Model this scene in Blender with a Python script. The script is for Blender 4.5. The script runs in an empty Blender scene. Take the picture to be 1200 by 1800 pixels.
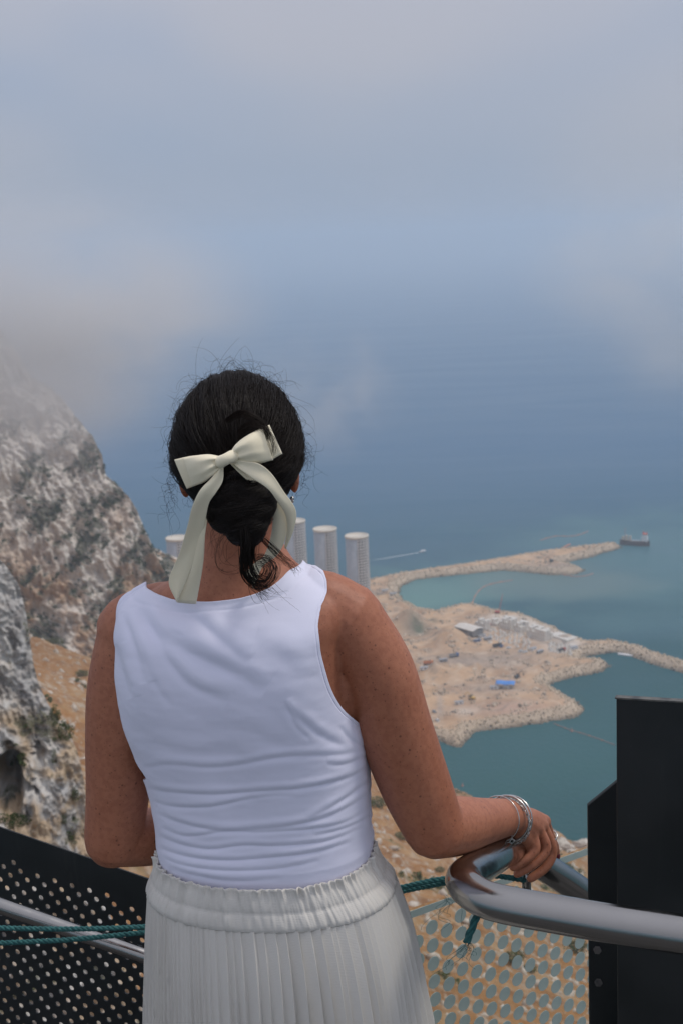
import bpy, math, random
import numpy as np
from mathutils import Vector, Matrix
from mathutils.bvhtree import BVHTree

R = math.radians
random.seed(7)
rng = np.random.default_rng(11)
scene = bpy.context.scene
col = scene.collection

# ------------------------------------------------------------------ camera
CAM_Z, FPX, PITCH, ROLL = 1.81, 2300.0, R(11.8), R(2.5)
CAM = np.array([0.0, 0.0, CAM_Z])
FW = np.array([0, math.cos(PITCH), -math.sin(PITCH)])
R0 = np.array([1.0, 0, 0]); U0 = np.array([0, math.sin(PITCH), math.cos(PITCH)])
RT = math.cos(ROLL) * R0 - math.sin(ROLL) * U0
UP = math.sin(ROLL) * R0 + math.cos(ROLL) * U0
cam_data = bpy.data.cameras.new('camera')
cam = bpy.data.objects.new('camera', cam_data); col.objects.link(cam)
cam_data.sensor_fit = 'VERTICAL'; cam_data.sensor_height = 36.0; cam_data.sensor_width = 24.0
cam_data.lens = 36.0 * FPX / 1800.0
cam_data.clip_start = 0.05; cam_data.clip_end = 200000.0
M3 = Matrix((RT.tolist(), UP.tolist(), (-FW).tolist())).transposed()
cam.matrix_world = Matrix.Translation(CAM.tolist()) @ M3.to_4x4()
cam_data.dof.use_dof = True; cam_data.dof.focus_distance = 1.66; cam_data.dof.aperture_fstop = 15.0
scene.camera = cam

# ------------------------------------------------------------------ sky, sun, exposure
SUN_EL, SUN_AZ = R(60), R(84)          # azimuth measured clockwise from straight ahead (+Y)
w = bpy.data.worlds.new('World'); scene.world = w; w.use_nodes = True
nt = w.node_tree; nt.nodes.clear()
wo = nt.nodes.new('ShaderNodeOutputWorld'); bg = nt.nodes.new('ShaderNodeBackground')
sky = nt.nodes.new('ShaderNodeTexSky'); sky.sky_type = 'NISHITA'; sky.sun_disc = False
sky.sun_elevation = SUN_EL; sky.sun_rotation = SUN_AZ; sky.altitude = 400; sky.air_density = 1.0; sky.dust_density = 1.0
geo = nt.nodes.new('ShaderNodeTexCoord')
def wn(scale, detail, dist=0.0, off=(0, 0, 0), zs=1.6):
    mp = nt.nodes.new('ShaderNodeMapping'); mp.inputs['Location'].default_value = off; mp.inputs['Scale'].default_value = (1, 1, zs)
    n = nt.nodes.new('ShaderNodeTexNoise'); n.inputs['Scale'].default_value = scale; n.inputs['Detail'].default_value = detail
    n.inputs['Roughness'].default_value = 0.55; n.inputs['Distortion'].default_value = dist
    nt.links.new(geo.outputs['Generated'], mp.inputs[0]); nt.links.new(mp.outputs[0], n.inputs['Vector'])
    return n
def wmix(f, a, b, mode='MIX'):
    x = nt.nodes.new('ShaderNodeMix'); x.data_type = 'RGBA'; x.blend_type = mode
    for i_, q in ((0, f), (6, a), (7, b)):
        if isinstance(q, (int, float)): x.inputs[i_].default_value = q
        elif isinstance(q, tuple): x.inputs[i_].default_value = q
        else: nt.links.new(q, x.inputs[i_])
    return x.outputs[2]
def wrange(v, a, b, c, d):
    x = nt.nodes.new('ShaderNodeMapRange'); x.interpolation_type = 'SMOOTHSTEP'
    for i_, q in enumerate((a, b, c, d)): x.inputs[1 + i_].default_value = q
    nt.links.new(v, x.inputs[0]); return x.outputs[0]
cn = wn(2.6, 2.0, 0.2, (0.60, 0.1, 0.35), 1.6)
sz = nt.nodes.new('ShaderNodeSeparateXYZ'); nt.links.new(geo.outputs['Generated'], sz.inputs[0])
ad = nt.nodes.new('ShaderNodeMath'); ad.operation = 'MULTIPLY_ADD'; ad.inputs[1].default_value = 1.5; nt.links.new(sz.outputs[2], ad.inputs[0]); nt.links.new(cn.outputs['Fac'], ad.inputs[2])   # thicker overhead
veil = wmix(wrange(ad.outputs[0], 0.38, 0.80, 0.0, 1.0), (2.85, 3.6, 5.0, 1), (4.25, 4.32, 4.95, 1))     # thin and thick parts of the cloud
skc = wmix(0.92, sky.outputs[0], veil)
ov = nt.nodes.new('ShaderNodeMapRange'); ov.inputs[1].default_value = 0.05; ov.inputs[2].default_value = 1.0; ov.inputs[3].default_value = 1.0; ov.inputs[4].default_value = 1.9   # overcast: brightest overhead
nt.links.new(sz.outputs[2], ov.inputs[0])
vm = nt.nodes.new('ShaderNodeVectorMath'); vm.operation = 'SCALE'; nt.links.new(skc, vm.inputs[0]); nt.links.new(ov.outputs[0], vm.inputs['Scale'])
nt.links.new(vm.outputs[0], bg.inputs['Color'])
bg.inputs['Strength'].default_value = 0.10
nt.links.new(bg.outputs[0], wo.inputs['Surface'])

sun_d = bpy.data.lights.new('sun', 'SUN'); sun = bpy.data.objects.new('sun', sun_d); col.objects.link(sun)
sun_d.energy = 1.5; sun_d.angle = R(12); sun_d.color = (1.0, 0.95, 0.88)
sdir = Vector((math.sin(SUN_AZ) * math.cos(SUN_EL), math.cos(SUN_AZ) * math.cos(SUN_EL), math.sin(SUN_EL)))
sun.rotation_euler = (-sdir).to_track_quat('-Z', 'Y').to_euler()
sun.location = (5, 0, 30)
vs = scene.view_settings; vs.view_transform = 'Standard'; vs.look = 'None'; vs.gamma = 1.0; vs.use_curve_mapping = False
vs.exposure = 0.0
cy = scene.cycles; cy.use_denoising = True
cy.max_bounces = 8; cy.diffuse_bounces = 3; cy.glossy_bounces = 4; cy.transmission_bounces = 6; cy.volume_bounces = 1; cy.transparent_max_bounces = 12
cy.volume_step_rate = 1.0; cy.volume_max_steps = 64

# ------------------------------------------------------------------ helpers
def ray(px, py):
    return FW + (px - 600.0) / FPX * RT + (900.0 - py) / FPX * UP
def at(px, py, Y):                      # point of that sight line at forward distance Y
    d = ray(px, py); return CAM + d * (Y / d[1])
def ground(px, py, z):                  # where that sight line meets height z
    d = ray(px, py); return CAM + d * ((z - CAM_Z) / d[2])
def onplane(px, py, p0, n):
    d = ray(px, py); return CAM + d * (np.dot(p0 - CAM, n) / np.dot(d, n))
def to_px(P):
    P = np.asarray(P, float); v = P - CAM; k = v @ FW
    return 600 + FPX * (v @ RT) / k, 900 - FPX * (v @ UP) / k

def mesh(name, V, F, mat=None, parent=None, smooth=True, attr=None, uv=None):
    me = bpy.data.meshes.new(name)
    V = np.asarray(V, np.float32)
    if isinstance(F, np.ndarray):
        nf, k = F.shape
        me.vertices.add(len(V)); me.vertices.foreach_set('co', V.ravel())
        me.loops.add(nf * k); me.loops.foreach_set('vertex_index', F.astype(np.int32).ravel())
        me.polygons.add(nf); me.polygons.foreach_set('loop_start', (np.arange(nf) * k).astype(np.int32))
        me.update(calc_edges=True)
    else:
        me.from_pydata(V.tolist(), [], F); me.update()
    if smooth:
        me.polygons.foreach_set('use_smooth', np.ones(len(me.polygons), bool))
    for k, A in (attr or {}).items():
        A = np.asarray(A, np.float32)
        if A.ndim == 1:
            a = me.attributes.new(k, 'FLOAT', 'POINT'); a.data.foreach_set('value', A)
        else:
            if A.shape[1] == 3: A = np.concatenate([A, np.ones((len(A), 1), np.float32)], 1)
            a = me.attributes.new(k, 'FLOAT_COLOR', 'POINT'); a.data.foreach_set('color', A.ravel())
    if mat: me.materials.append(mat)
    o = bpy.data.objects.new(name, me); col.objects.link(o)
    if parent: o.parent = parent
    return o
def empty(name, loc=(0, 0, 0)):
    o = bpy.data.objects.new(name, None); col.objects.link(o); o.location = loc; o.empty_display_size = 0.1
    return o
def tag(o, label=None, cat=None, group=None, kind=None):
    if label: o['label'] = label
    if cat: o['category'] = cat
    if group: o['group'] = group
    if kind: o['kind'] = kind
    return o
def grid_faces(nu, nv, wrap=False):     # nu rows, nv columns
    i = np.arange(nu - 1)[:, None]; j = np.arange(nv if wrap else nv - 1)[None, :]
    j2 = (j + 1) % nv
    a = i * nv + j; b = i * nv + j2; c = (i + 1) * nv + j2; d = (i + 1) * nv + j
    return np.stack([a, b, c, d], -1).reshape(-1, 4)
def catmull(P, n):
    P = np.asarray(P, float)
    if P.ndim == 1: P = P[:, None]
    Q = np.vstack([2 * P[0] - P[1], P, 2 * P[-1] - P[-2]])
    t = np.linspace(0, len(P) - 1 - 1e-9, n); k = t.astype(int); f = (t - k)[:, None]
    a, b, c, d = Q[k], Q[k + 1], Q[k + 2], Q[k + 3]
    return 0.5 * (2 * b + (c - a) * f + (2 * a - 5 * b + 4 * c - d) * f ** 2 + (3 * b - a - 3 * c + d) * f ** 3)
def smooth_interp(x, xs, ys):           # Catmull-like monotone interpolation of ys(xs)
    xs = np.asarray(xs, float); ys = np.asarray(ys, float); x = np.clip(np.asarray(x, float), xs[0], xs[-1])
    m = np.gradient(ys, xs); k = np.clip(np.searchsorted(xs, x, 'right') - 1, 0, len(xs) - 2)
    h = xs[k + 1] - xs[k]; t = (x - xs[k]) / h
    return (2*t**3-3*t**2+1)*ys[k] + (t**3-2*t**2+t)*h*m[k] + (-2*t**3+3*t**2)*ys[k+1] + (t**3-t**2)*h*m[k+1]
def frames(C, closed=False):
    T = np.gradient(C, axis=0); T /= np.linalg.norm(T, axis=1)[:, None] + 1e-12
    n = np.cross(T[0], [0.13, 0.21, 0.97]); n /= np.linalg.norm(n); N = [n]
    for i in range(1, len(C)):
        n = N[-1] - T[i] * np.dot(N[-1], T[i]); n /= np.linalg.norm(n) + 1e-12; N.append(n)
    N = np.array(N); return T, N, np.cross(T, N)
def tube_vf(C, rad, ns=12, caps=True, flat=1.0):
    C = np.asarray(C, float); n = len(C); rad = np.broadcast_to(np.asarray(rad, float), (n,))
    T, N, B = frames(C); a = np.linspace(0, 2 * math.pi, ns, endpoint=False)
    V = C[:, None] + rad[:, None, None] * (np.cos(a)[None, :, None] * N[:, None] + flat * np.sin(a)[None, :, None] * B[:, None])
    V = V.reshape(-1, 3); F = grid_faces(n, ns, True).tolist()
    if caps:
        F.append(list(range(ns))[::-1]); F.append([(n - 1) * ns + k for k in range(ns)])
    return V, F
def merge(parts):
    V, F, o = [], [], 0
    for v, f in parts:
        v = np.asarray(v, float); V.append(v); f = f.tolist() if isinstance(f, np.ndarray) else f
        F += [[i + o for i in q] for q in f]; o += len(v)
    return np.vstack(V), F
def box_vf(c, s, rz=0.0, taper=1.0):
    c = np.asarray(c, float); x, y, z = np.asarray(s, float) / 2
    V = np.array([[-x,-y,-z],[x,-y,-z],[x,y,-z],[-x,y,-z],[-x*taper,-y*taper,z],[x*taper,-y*taper,z],[x*taper,y*taper,z],[-x*taper,y*taper,z]])
    k, m = math.cos(rz), math.sin(rz); V = V @ np.array([[k, m, 0], [-m, k, 0], [0, 0, 1]])
    return V + c, [[0,3,2,1],[4,5,6,7],[0,1,5,4],[1,2,6,5],[2,3,7,6],[3,0,4,7]]
def bevel(o, w=0.002, seg=2):
    m = o.modifiers.new('bevel', 'BEVEL'); m.width = w; m.segments = seg; m.limit_method = 'ANGLE'; return o
def copy_tree(o, parent=None):
    c = o.copy(); col.objects.link(c); c.parent = parent
    for ch in list(o.children): copy_tree(ch, c)
    return c

def grid_normals(V, nu, nv):
    G = V.reshape(nu, nv, 3); du = np.gradient(G, axis=0); dv = np.gradient(G, axis=1)
    N = np.cross(dv, du); N /= np.linalg.norm(N, axis=2)[:, :, None] + 1e-9; return N.reshape(-1, 3)

# gradient noise
_prm = np.random.default_rng(3).permutation(256); _prm = np.concatenate([_prm, _prm, _prm])
_grd = np.random.default_rng(4).normal(size=(256, 3)); _grd /= np.linalg.norm(_grd, axis=1)[:, None]
def pnoise(P):
    P = np.asarray(P, float); I = np.floor(P).astype(np.int64); f = P - I; I &= 255
    u = f * f * f * (f * (f * 6 - 15) + 10); r = 0
    for dx in (0, 1):
        for dy in (0, 1):
            for dz in (0, 1):
                g = _grd[_prm[_prm[_prm[(I[:, 0] + dx) & 255] + ((I[:, 1] + dy) & 255)] + ((I[:, 2] + dz) & 255)]]
                d = f - np.array([dx, dy, dz])
                wgt = (u[:, 0] if dx else 1 - u[:, 0]) * (u[:, 1] if dy else 1 - u[:, 1]) * (u[:, 2] if dz else 1 - u[:, 2])
                r = r + wgt * np.einsum('ij,ij->i', g, d)
    return r * 1.6
def fbm(P, oct=5, lac=2.03, gain=0.5):
    P = np.asarray(P, float); s = 0; a = 1.0; t = 0
    for i in range(oct):
        s = s + a * pnoise(P + i * 17.3); t += a; a *= gain; P = P * lac
    return s / t
def ridged(P, oct=5, lac=2.1, gain=0.55):
    P = np.asarray(P, float); s = 0; a = 1.0; t = 0
    for i in range(oct):
        s = s + a * (1 - np.abs(pnoise(P + i * 9.7)) * 1.6); t += a; a *= gain; P = P * lac
    return s / t
def sstep(a, b, x):
    t = np.clip((x - a) / (b - a), 0, 1); return t * t * (3 - 2 * t)

# ------------------------------------------------------------------ materials
class NT:
    def __init__(s, name):
        s.m = bpy.data.materials.new(name); s.m.use_nodes = True; s.t = s.m.node_tree
        s.p = s.t.nodes['Principled BSDF']; s.out = s.t.nodes['Material Output']
        s.tc = None
    def n(s, kind, **kw):
        x = s.t.nodes.new('ShaderNode' + kind)
        for k, v in kw.items():
            if hasattr(x, k): setattr(x, k, v)
        return x
    def l(s, a, b): s.t.links.new(a, b)
    def coord(s, which='Object', scale=(1, 1, 1)):
        if s.tc is None: s.tc = s.n('TexCoord')
        mp = s.n('Mapping'); mp.inputs['Scale'].default_value = scale
        s.l(s.tc.outputs[which], mp.inputs[0]); return mp.outputs[0]
    def noise(s, scale, detail=4, rough=0.55, vec=None, dist=0.0):
        x = s.n('TexNoise'); x.inputs['Scale'].default_value = scale; x.inputs['Detail'].default_value = detail
        x.inputs['Roughness'].default_value = rough; x.inputs['Distortion'].default_value = dist
        s.l(vec if vec is not None else s.coord(), x.inputs['Vector']); return x.outputs['Fac']
    def rng(s, v, a, b, c=0.0, d=1.0, smooth=True):
        x = s.n('MapRange'); x.interpolation_type = 'SMOOTHSTEP' if smooth else 'LINEAR'
        for k, q in (('From Min', a), ('From Max', b), ('To Min', c), ('To Max', d)): x.inputs[k].default_value = q
        s.l(v, x.inputs['Value']); return x.outputs[0]
    def mix(s, f, a, b, mode='MIX'):
        x = s.n('Mix'); x.data_type = 'RGBA'; x.blend_type = mode
        for k, q in (('Factor', f), ('A', a), ('B', b)):
            i = x.inputs[k] if k == 'Factor' else [y for y in x.inputs if y.name == k and y.type == 'RGBA'][0]
            if k == 'Factor': i = x.inputs[0]
            if isinstance(q, (int, float)): i.default_value = q
            elif isinstance(q, tuple): i.default_value = q if len(q) == 4 else (*q, 1)
            else: s.l(q, i)
        return [y for y in x.outputs if y.type == 'RGBA'][0]
    def math(s, op, a, b=0.0):
        x = s.n('Math'); x.operation = op
        for i, q in ((0, a), (1, b)):
            if isinstance(q, (int, float)): x.inputs[i].default_value = q
            else: s.l(q, x.inputs[i])
        return x.outputs[0]
    def bump(s, h, strength=0.3, dist=0.01):
        x = s.n('Bump'); x.inputs['Strength'].default_value = strength; x.inputs['Distance'].default_value = dist
        s.l(h, x.inputs['Height']); s.l(x.outputs[0], s.p.inputs['Normal']); return x
    def attr(s, name, out='Color'):
        x = s.n('Attribute'); x.attribute_name = name; return x.outputs[out]
    def set(s, **kw):
        for k, v in kw.items():
            i = s.p.inputs[k.replace('_', ' ')]
            if isinstance(v, (int, float)): i.default_value = v
            elif isinstance(v, tuple): i.default_value = v if len(v) == 4 else (*v, 1)
            else: s.l(v, i)
        return s
def flat_mat(name, c1, c2=None, scale=3.0, rough=0.6, metal=0.0, bump=0.0, bscale=None, bdist=0.01, which='Object', spec=None, detail=5):
    m = NT(name); vec = m.coord(which)
    if c2 is not None:
        f = m.rng(m.noise(scale, detail, 0.6, vec), 0.35, 0.65); m.set(Base_Color=m.mix(f, c1, c2))
    else: m.set(Base_Color=c1)
    m.set(Roughness=rough, Metallic=metal)
    if spec is not None: m.p.inputs['Specular IOR Level'].default_value = spec
    if bump: m.bump(m.noise(bscale or scale * 4, 5, 0.6, vec), bump, bdist)
    return m.m

# ================================================================== the place: sea, hillside, cliffs, reclaimed land
SEA = -400.0
# ---- sea
def sea_material():
    m = NT('sea_water'); g = m.n('NewGeometry'); sp = m.n('SeparateXYZ'); m.l(g.outputs['Position'], sp.inputs[0])
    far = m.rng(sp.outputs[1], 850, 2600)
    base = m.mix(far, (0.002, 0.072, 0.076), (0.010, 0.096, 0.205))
    # turbid, sediment-laden water near the works
    def blot(px, py, rx, ry, ang):
        c = ground(px, py, SEA); mp = m.n('Mapping'); mp.vector_type = 'TEXTURE'
        mp.inputs['Location'].default_value = c.tolist(); mp.inputs['Rotation'].default_value = (0, 0, ang)
        mp.inputs['Scale'].default_value = (rx, ry, 400)
        nz = m.n('TexNoise'); nz.inputs['Scale'].default_value = 0.011; nz.inputs['Detail'].default_value = 4; m.l(g.outputs['Position'], nz.inputs['Vector'])
        m.l(g.outputs['Position'], mp.inputs[0]); ln = m.n('VectorMath'); ln.operation = 'LENGTH'; m.l(mp.outputs[0], ln.inputs[0])
        d = m.math('ADD', ln.outputs['Value'], m.math('MULTIPLY', m.math('SUBTRACT', nz.outputs['Fac'], 0.5), 1.3))
        return m.rng(d, 0.25, 1.15, 1.0, 0.0)
    for (px, py, rx, ry, a, k, c) in ((765, 1040, 95, 150, 0.15, 0.85, (0.12, 0.26, 0.235)), (850, 1025, 110, 130, 0.2, 0.45, (0.08, 0.22, 0.21)),
                                      (1150, 985, 260, 330, 0.1, 0.62, (0.075, 0.19, 0.195)), (980, 1022, 150, 110, 0.0, 0.55, (0.15, 0.20, 0.18)), (900, 1330, 190, 130, 0.4, 0.28, (0.03, 0.14, 0.14))):
        base = m.mix(m.math('MULTIPLY', blot(px, py, rx, ry, a), k), base, c)
    # long wind streaks
    mp = m.n('Mapping'); mp.inputs['Rotation'].default_value = (0, 0, 0.12); mp.inputs['Scale'].default_value = (0.0016, 0.0060, 1); m.l(g.outputs['Position'], mp.inputs[0])
    st = m.noise(1.0, 6, 0.62, mp.outputs[0], 0.6)
    base = m.mix(m.rng(st, 0.35, 0.75, 0.0, 0.25), base, (0.022, 0.095, 0.165))
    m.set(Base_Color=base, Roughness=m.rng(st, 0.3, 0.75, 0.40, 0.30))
    m.p.inputs['IOR'].default_value = 1.33; m.p.inputs['Specular IOR Level'].default_value = 0.12
    wv = m.noise(0.22, 6, 0.65, g.outputs['Position'], 0.3); m.bump(wv, 0.55, 0.9)
    return m.m
SEA_M = sea_material()
n = 96; a = np.linspace(0, 2 * math.pi, n, endpoint=False); rr = np.array([0, 300, 1000, 3000, 9000, 25000, 45000.0])
V = [(0, 0, SEA)] + [(r * math.cos(t), r * math.sin(t), SEA) for r in rr[1:] for t in a]
F = [[0, 1 + k, 1 + (k + 1) % n] for k in range(n)] + [[1 + i*n + k, 1 + (i+1)*n + k, 1 + (i+1)*n + (k+1) % n, 1 + i*n + (k+1) % n] for i in range(len(rr) - 2) for k in range(n)]
tag(mesh('sea', V, F, SEA_M, smooth=False), kind='structure')

# ---- shared ground material: colour comes from the kind of ground (rock, soil, scrub litter) stored per point
def ground_material(name, scale, bscale, bstr, bdist, rough=0.95, pale=(0.62, 0.57, 0.50)):
    m = NT(name); g = m.n('NewGeometry'); c = m.attr('ground')
    n1 = m.noise(scale, 8, 0.68, g.outputs['Position']); n2 = m.noise(scale * 5.3, 5, 0.6, g.outputs['Position'])
    c = m.mix(m.rng(n1, 0.32, 0.68, 0.0, 0.55), c, m.mix(1.0, c, (0.62, 0.58, 0.55), 'MULTIPLY'))
    c = m.mix(m.rng(n2, 0.5, 0.72, 0.0, 0.5), c, m.mix(0.5, c, pale))
    m.set(Base_Color=c, Roughness=rough); m.p.inputs['Specular IOR Level'].default_value = 0.2
    m.bump(m.noise(bscale, 8, 0.7, g.outputs['Position']), bstr, bdist)
    return m.m
def blend(c, k, t):
    k = np.clip(k, 0, 1)[:, None]; return c * (1 - k) + np.asarray(t, float) * k
# ---- scrub: a clump of leaf-sized faces, reused everywhere
def clump(nl, size, seed, flat=0.75):
    r = np.random.default_rng(seed); d = r.normal(size=(nl, 3)); d /= np.linalg.norm(d, axis=1)[:, None]
    lump = 0.75 + 0.35 * pnoise(d * 1.7 + seed * 3.1)
    rad = (0.45 + 0.55 * r.random(nl) ** 0.5) * lump
    C = d * rad[:, None]; C[:, 2] = C[:, 2] * flat + 0.35
    C = C[C[:, 2] > -0.15]; nl = len(C)
    t = r.normal(size=(nl, 3)); t /= np.linalg.norm(t, axis=1)[:, None]; b = np.cross(t, r.normal(size=(nl, 3))); b /= np.linalg.norm(b, axis=1)[:, None]
    s = size * (0.6 + 0.8 * r.random(nl))[:, None]
    V = np.stack([C - t * s, C + b * s * 0.6, C + t * s, C - b * s * 0.6], 1).reshape(-1, 3)
    return V, np.arange(nl * 4).reshape(-1, 4)
def scatter(name, protos, pos, scl, mat, parent=None, seed=0, smooth=False, tilt=0.25, asp=None, attr=None):
    r = np.random.default_rng(seed); Vs, Fs, o = [], [], 0; which = r.integers(0, len(protos), len(pos)); A = []
    for k, (pv, pf) in enumerate(protos):
        idx = np.where(which == k)[0]
        if not len(idx): continue
        a = r.random(len(idx)) * 6.283; ca, sa = np.cos(a), np.sin(a); tx = (r.random(len(idx)) - .5) * 2 * tilt
        M = np.zeros((len(idx), 3, 3)); M[:, 0, 0] = ca; M[:, 0, 1] = -sa; M[:, 1, 0] = sa; M[:, 1, 1] = ca; M[:, 2, 2] = 1; M[:, 2, 0] = tx
        s = np.asarray(scl)[idx]
        if asp is not None: s3 = s[:, None] * (1 + (r.random((len(idx), 3)) - 0.5) * asp)
        else: s3 = np.repeat(s[:, None], 3, 1)
        W = np.einsum('nij,nkj->nki', M, pv[None] * s3[:, None, :]) + np.asarray(pos)[idx][:, None, :]
        Vs.append(W.reshape(-1, 3)); f = (pf[None] + (np.arange(len(idx)) * len(pv))[:, None, None]).reshape(-1, pf.shape[1]) + o
        Fs.append(f); o += len(idx) * len(pv)
        if attr is not None: A.append(np.repeat(np.asarray(attr)[idx], len(pv), axis=0))
    return mesh(name, np.vstack(Vs), np.vstack(Fs), mat, parent, smooth, {'ground': np.vstack(A)} if attr is not None else None)
def leaf_mat(name, c1, c2, sc):
    m = NT(name); g = m.n('NewGeometry'); f = m.noise(sc, 3, 0.6, g.outputs['Position'])
    m.set(Base_Color=m.mix(m.rng(f, 0.35, 0.65), c1, c2), Roughness=0.8); m.p.inputs['Specular IOR Level'].default_value = 0.2; return m.m
LEAF_DARK = leaf_mat('scrub_leaf_dark', (0.030, 0.050, 0.022), (0.065, 0.085, 0.035), 0.25)
LEAF_OLIVE = leaf_mat('scrub_leaf_olive', (0.06, 0.085, 0.025), (0.13, 0.14, 0.045), 0.8)
LEAF_NEAR = leaf_mat('shrub_leaf', (0.035, 0.055, 0.018), (0.09, 0.11, 0.035), 1.4)
CL = [clump(70, 0.20, k) for k in range(5)]
ico = bpy.data.meshes.new('tmp'); import bmesh as _b
def ico_vf(sub, seed, rough):
    bm = _b.new(); _b.ops.create_icosphere(bm, subdivisions=sub, radius=1.0)
    V = np.array([v.co[:] for v in bm.verts]); F = np.array([[v.index for v in f.verts] for f in bm.faces]); bm.free()
    V = V * (1 + rough * pnoise(V * 1.3 + seed * 5.7) + rough * 0.5 * pnoise(V * 3.1 + seed))[:, None]; return V, F
ROCKS = [ico_vf(1, k, 0.55) for k in range(4)]

# ---- the hillside falling away in front of the platform
A_ = ground(1000, 1482, SEA); B_ = ground(600, 1300, SEA); H0 = -45.0
ka, kb = np.linalg.solve(np.array([[A_[0], A_[1]], [B_[0], B_[1]]]), np.array([SEA - H0, SEA - H0]))
def hill_z(x, y):
    x = np.asarray(x, float); y = np.asarray(y, float)
    P = np.stack([x, y, np.zeros_like(x)], -1).reshape(-1, 3)
    z = (H0 + ka * x + kb * y).reshape(-1)
    amp = np.clip(np.hypot(P[:, 0], P[:, 1]) / 300, 0.25, 1.0)
    z = z + amp * (7 * fbm(P / 95, 3) + 3.2 * (ridged(P / 30 + 5, 4) - 0.5) + 2.7 * (ridged(P / 9.0 + 2, 4) - 0.5)) + 0.9 * fbm(P / 2.6, 3)
    e = np.maximum(z - (SEA + 3), -8)
    return np.where(e < 6, SEA + 3 + e * 0.6, z).reshape(x.shape) if True else z
na, nr = 640, 620
az = np.linspace(R(-34), R(25), na); r_ = 28 * (1500 / 28.0) ** np.linspace(0, 1, nr)
AZ, RR = np.meshgrid(az, r_); X = (RR * np.sin(AZ)).ravel(); Y = (RR * np.cos(AZ)).ravel(); Z = hill_z(X, Y)
HV = np.stack([X, Y, Z], -1); N = -grid_normals(HV, nr, na); N *= np.sign(N[:, 2:3] + 1e-9)
c = np.tile(np.array([0.37, 0.185, 0.068]), (len(HV), 1))
c = blend(c, sstep(-0.1, 0.45, fbm(HV / 22 + 3, 4)) * 0.9, (0.46, 0.29, 0.145))
c = blend(c, sstep(0.05, 0.4, fbm(HV / 7 + 9, 4)) * 0.75, (0.24, 0.115, 0.05))
c = blend(c, sstep(0.80, 0.60, N[:, 2]) * 0.9, (0.50, 0.42, 0.33))
c = blend(c, sstep(0.12, 0.38, fbm(HV / 4.0 + 21, 3)) * 0.5, (0.52, 0.43, 0.33))
veg = sstep(0.12, 0.30, fbm(HV * np.array([1, 1, 1]) / 45 + 31, 4) + 0.25 * fbm(HV / 9, 3) - 0.06)
c = blend(c, veg * 0.8, (0.17, 0.16, 0.07))
tag(mesh('hillside', HV, grid_faces(nr, na), ground_material('hillside_soil', 0.35, 0.5, 1.0, 0.8, pale=(0.52, 0.38, 0.24)), attr={'ground': c}), kind='structure')
pick = np.where((rng.random(len(HV)) < 0.08 * veg * (RR.ravel() / 250)) & (HV[:, 2] > SEA + 6) & (RR.ravel() > 60))[0]
pick = rng.permutation(pick)[:3800]
tag(scatter('hillside_scrub', CL, HV[pick], 0.6 + 1.7 * rng.random(len(pick)) ** 2 * np.clip(RR.ravel()[pick] / 300, .6, 1.3), LEAF_OLIVE, seed=1), 'low olive scrub scattered over the ochre hillside', 'scrub', kind='stuff')
pick = rng.permutation(np.where((HV[:, 2] > SEA + 4) & (RR.ravel() > 70) & (np.abs(AZ.ravel()) < R(20)))[0])[:5200]
tag(scatter('hillside_stones', ROCKS, HV[pick], (0.25 + 1.1 * rng.random(len(pick)) ** 4) * np.clip(RR.ravel()[pick] / 250, .5, 1.5), flat_mat('pale_stone', (0.55, 0.49, 0.41), (0.42, 0.33, 0.25), 0.6, 0.9), seed=2, tilt=0.4, asp=0.7), 'loose pale stones strewn over the ochre hillside', 'stones', kind='stuff')
# big pale boulders along the brow of the slope, and single shrubs
def hill_hit(px, py):
    d = ray(px, py); t = 60 * (1400 / 60.0) ** np.linspace(0, 1, 1500); P = CAM + d[None] * t[:, None]
    h = hill_z(P[:, 0], P[:, 1]); k = np.argmax(P[:, 2] < h)
    return np.array([P[k, 0], P[k, 1], h[k]]) if P[k, 2] < h[k] else None
STONE_M = ground_material('boulder_limestone', 0.8, 1.5, 0.8, 0.4)
def boulder(px, py, s, seed, label):
    p = hill_hit(px, py)
    if p is None:
        for q in range(4, 140, 4):
            p = hill_hit(px, py + q)
            if p is not None: break
    d = np.linalg.norm(p - CAM); s = s * d / FPX
    v, f = ico_vf(4, seed, 0.5); v = v * np.array([1, 0.9, 0.75]); v += 0.16 * (ridged(v * 2.2 + seed, 4) - 0.5)[:, None] * v
    o = mesh('boulder', v * s, f, STONE_M, attr={'ground': np.tile([0.60, 0.54, 0.46], (len(v), 1))}); o.location = (p + np.array([0, 0, s * 0.25])).tolist()
    tag(o, label, 'boulder', 'boulders on the brow of the slope')
boulder(987, 1492, 17, 2, 'pale jagged boulder on the slope brow, beside the ringed hand')
boulder(1022, 1492, 15, 5, 'low pale boulder on the slope brow, next to the dark steel plates')
boulder(1004, 1502, 9, 7, 'smallest pale boulder between two larger ones on the slope brow')
boulder(656, 1352, 12, 9, 'pale boulder in the gap between waist and bent right arm')
TWIG = flat_mat('shrub_wood', (0.12, 0.085, 0.06), (0.2, 0.15, 0.1), 6, 0.9)
def shrub_at(p, s, seed, label, mat=LEAF_NEAR, squash=0.8, wide=1.3, nl=620, cat='shrub'):
    e = empty('shrub', p.tolist()); tag(e, label, cat, 'shrubs on the slopes')
    v, f = clump(nl, 0.075, seed, squash); v = v * np.array([wide, 1.0, 1.0]) * s
    mesh('crown', v, f, mat, e, False)
    r = np.random.default_rng(seed); parts = []
    for k in range(6):
        d = np.array([r.normal() * .5 * wide, r.normal() * .5, 0.7]) * s
        parts.append(tube_vf(np.array([[0, 0, -0.15 * s], d * 0.5 + r.normal(size=3) * .05 * s, d]), np.array([.05, .03, .012]) * s, 5))
    V, F = merge(parts); mesh('stem', V, F, TWIG, e)
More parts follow.
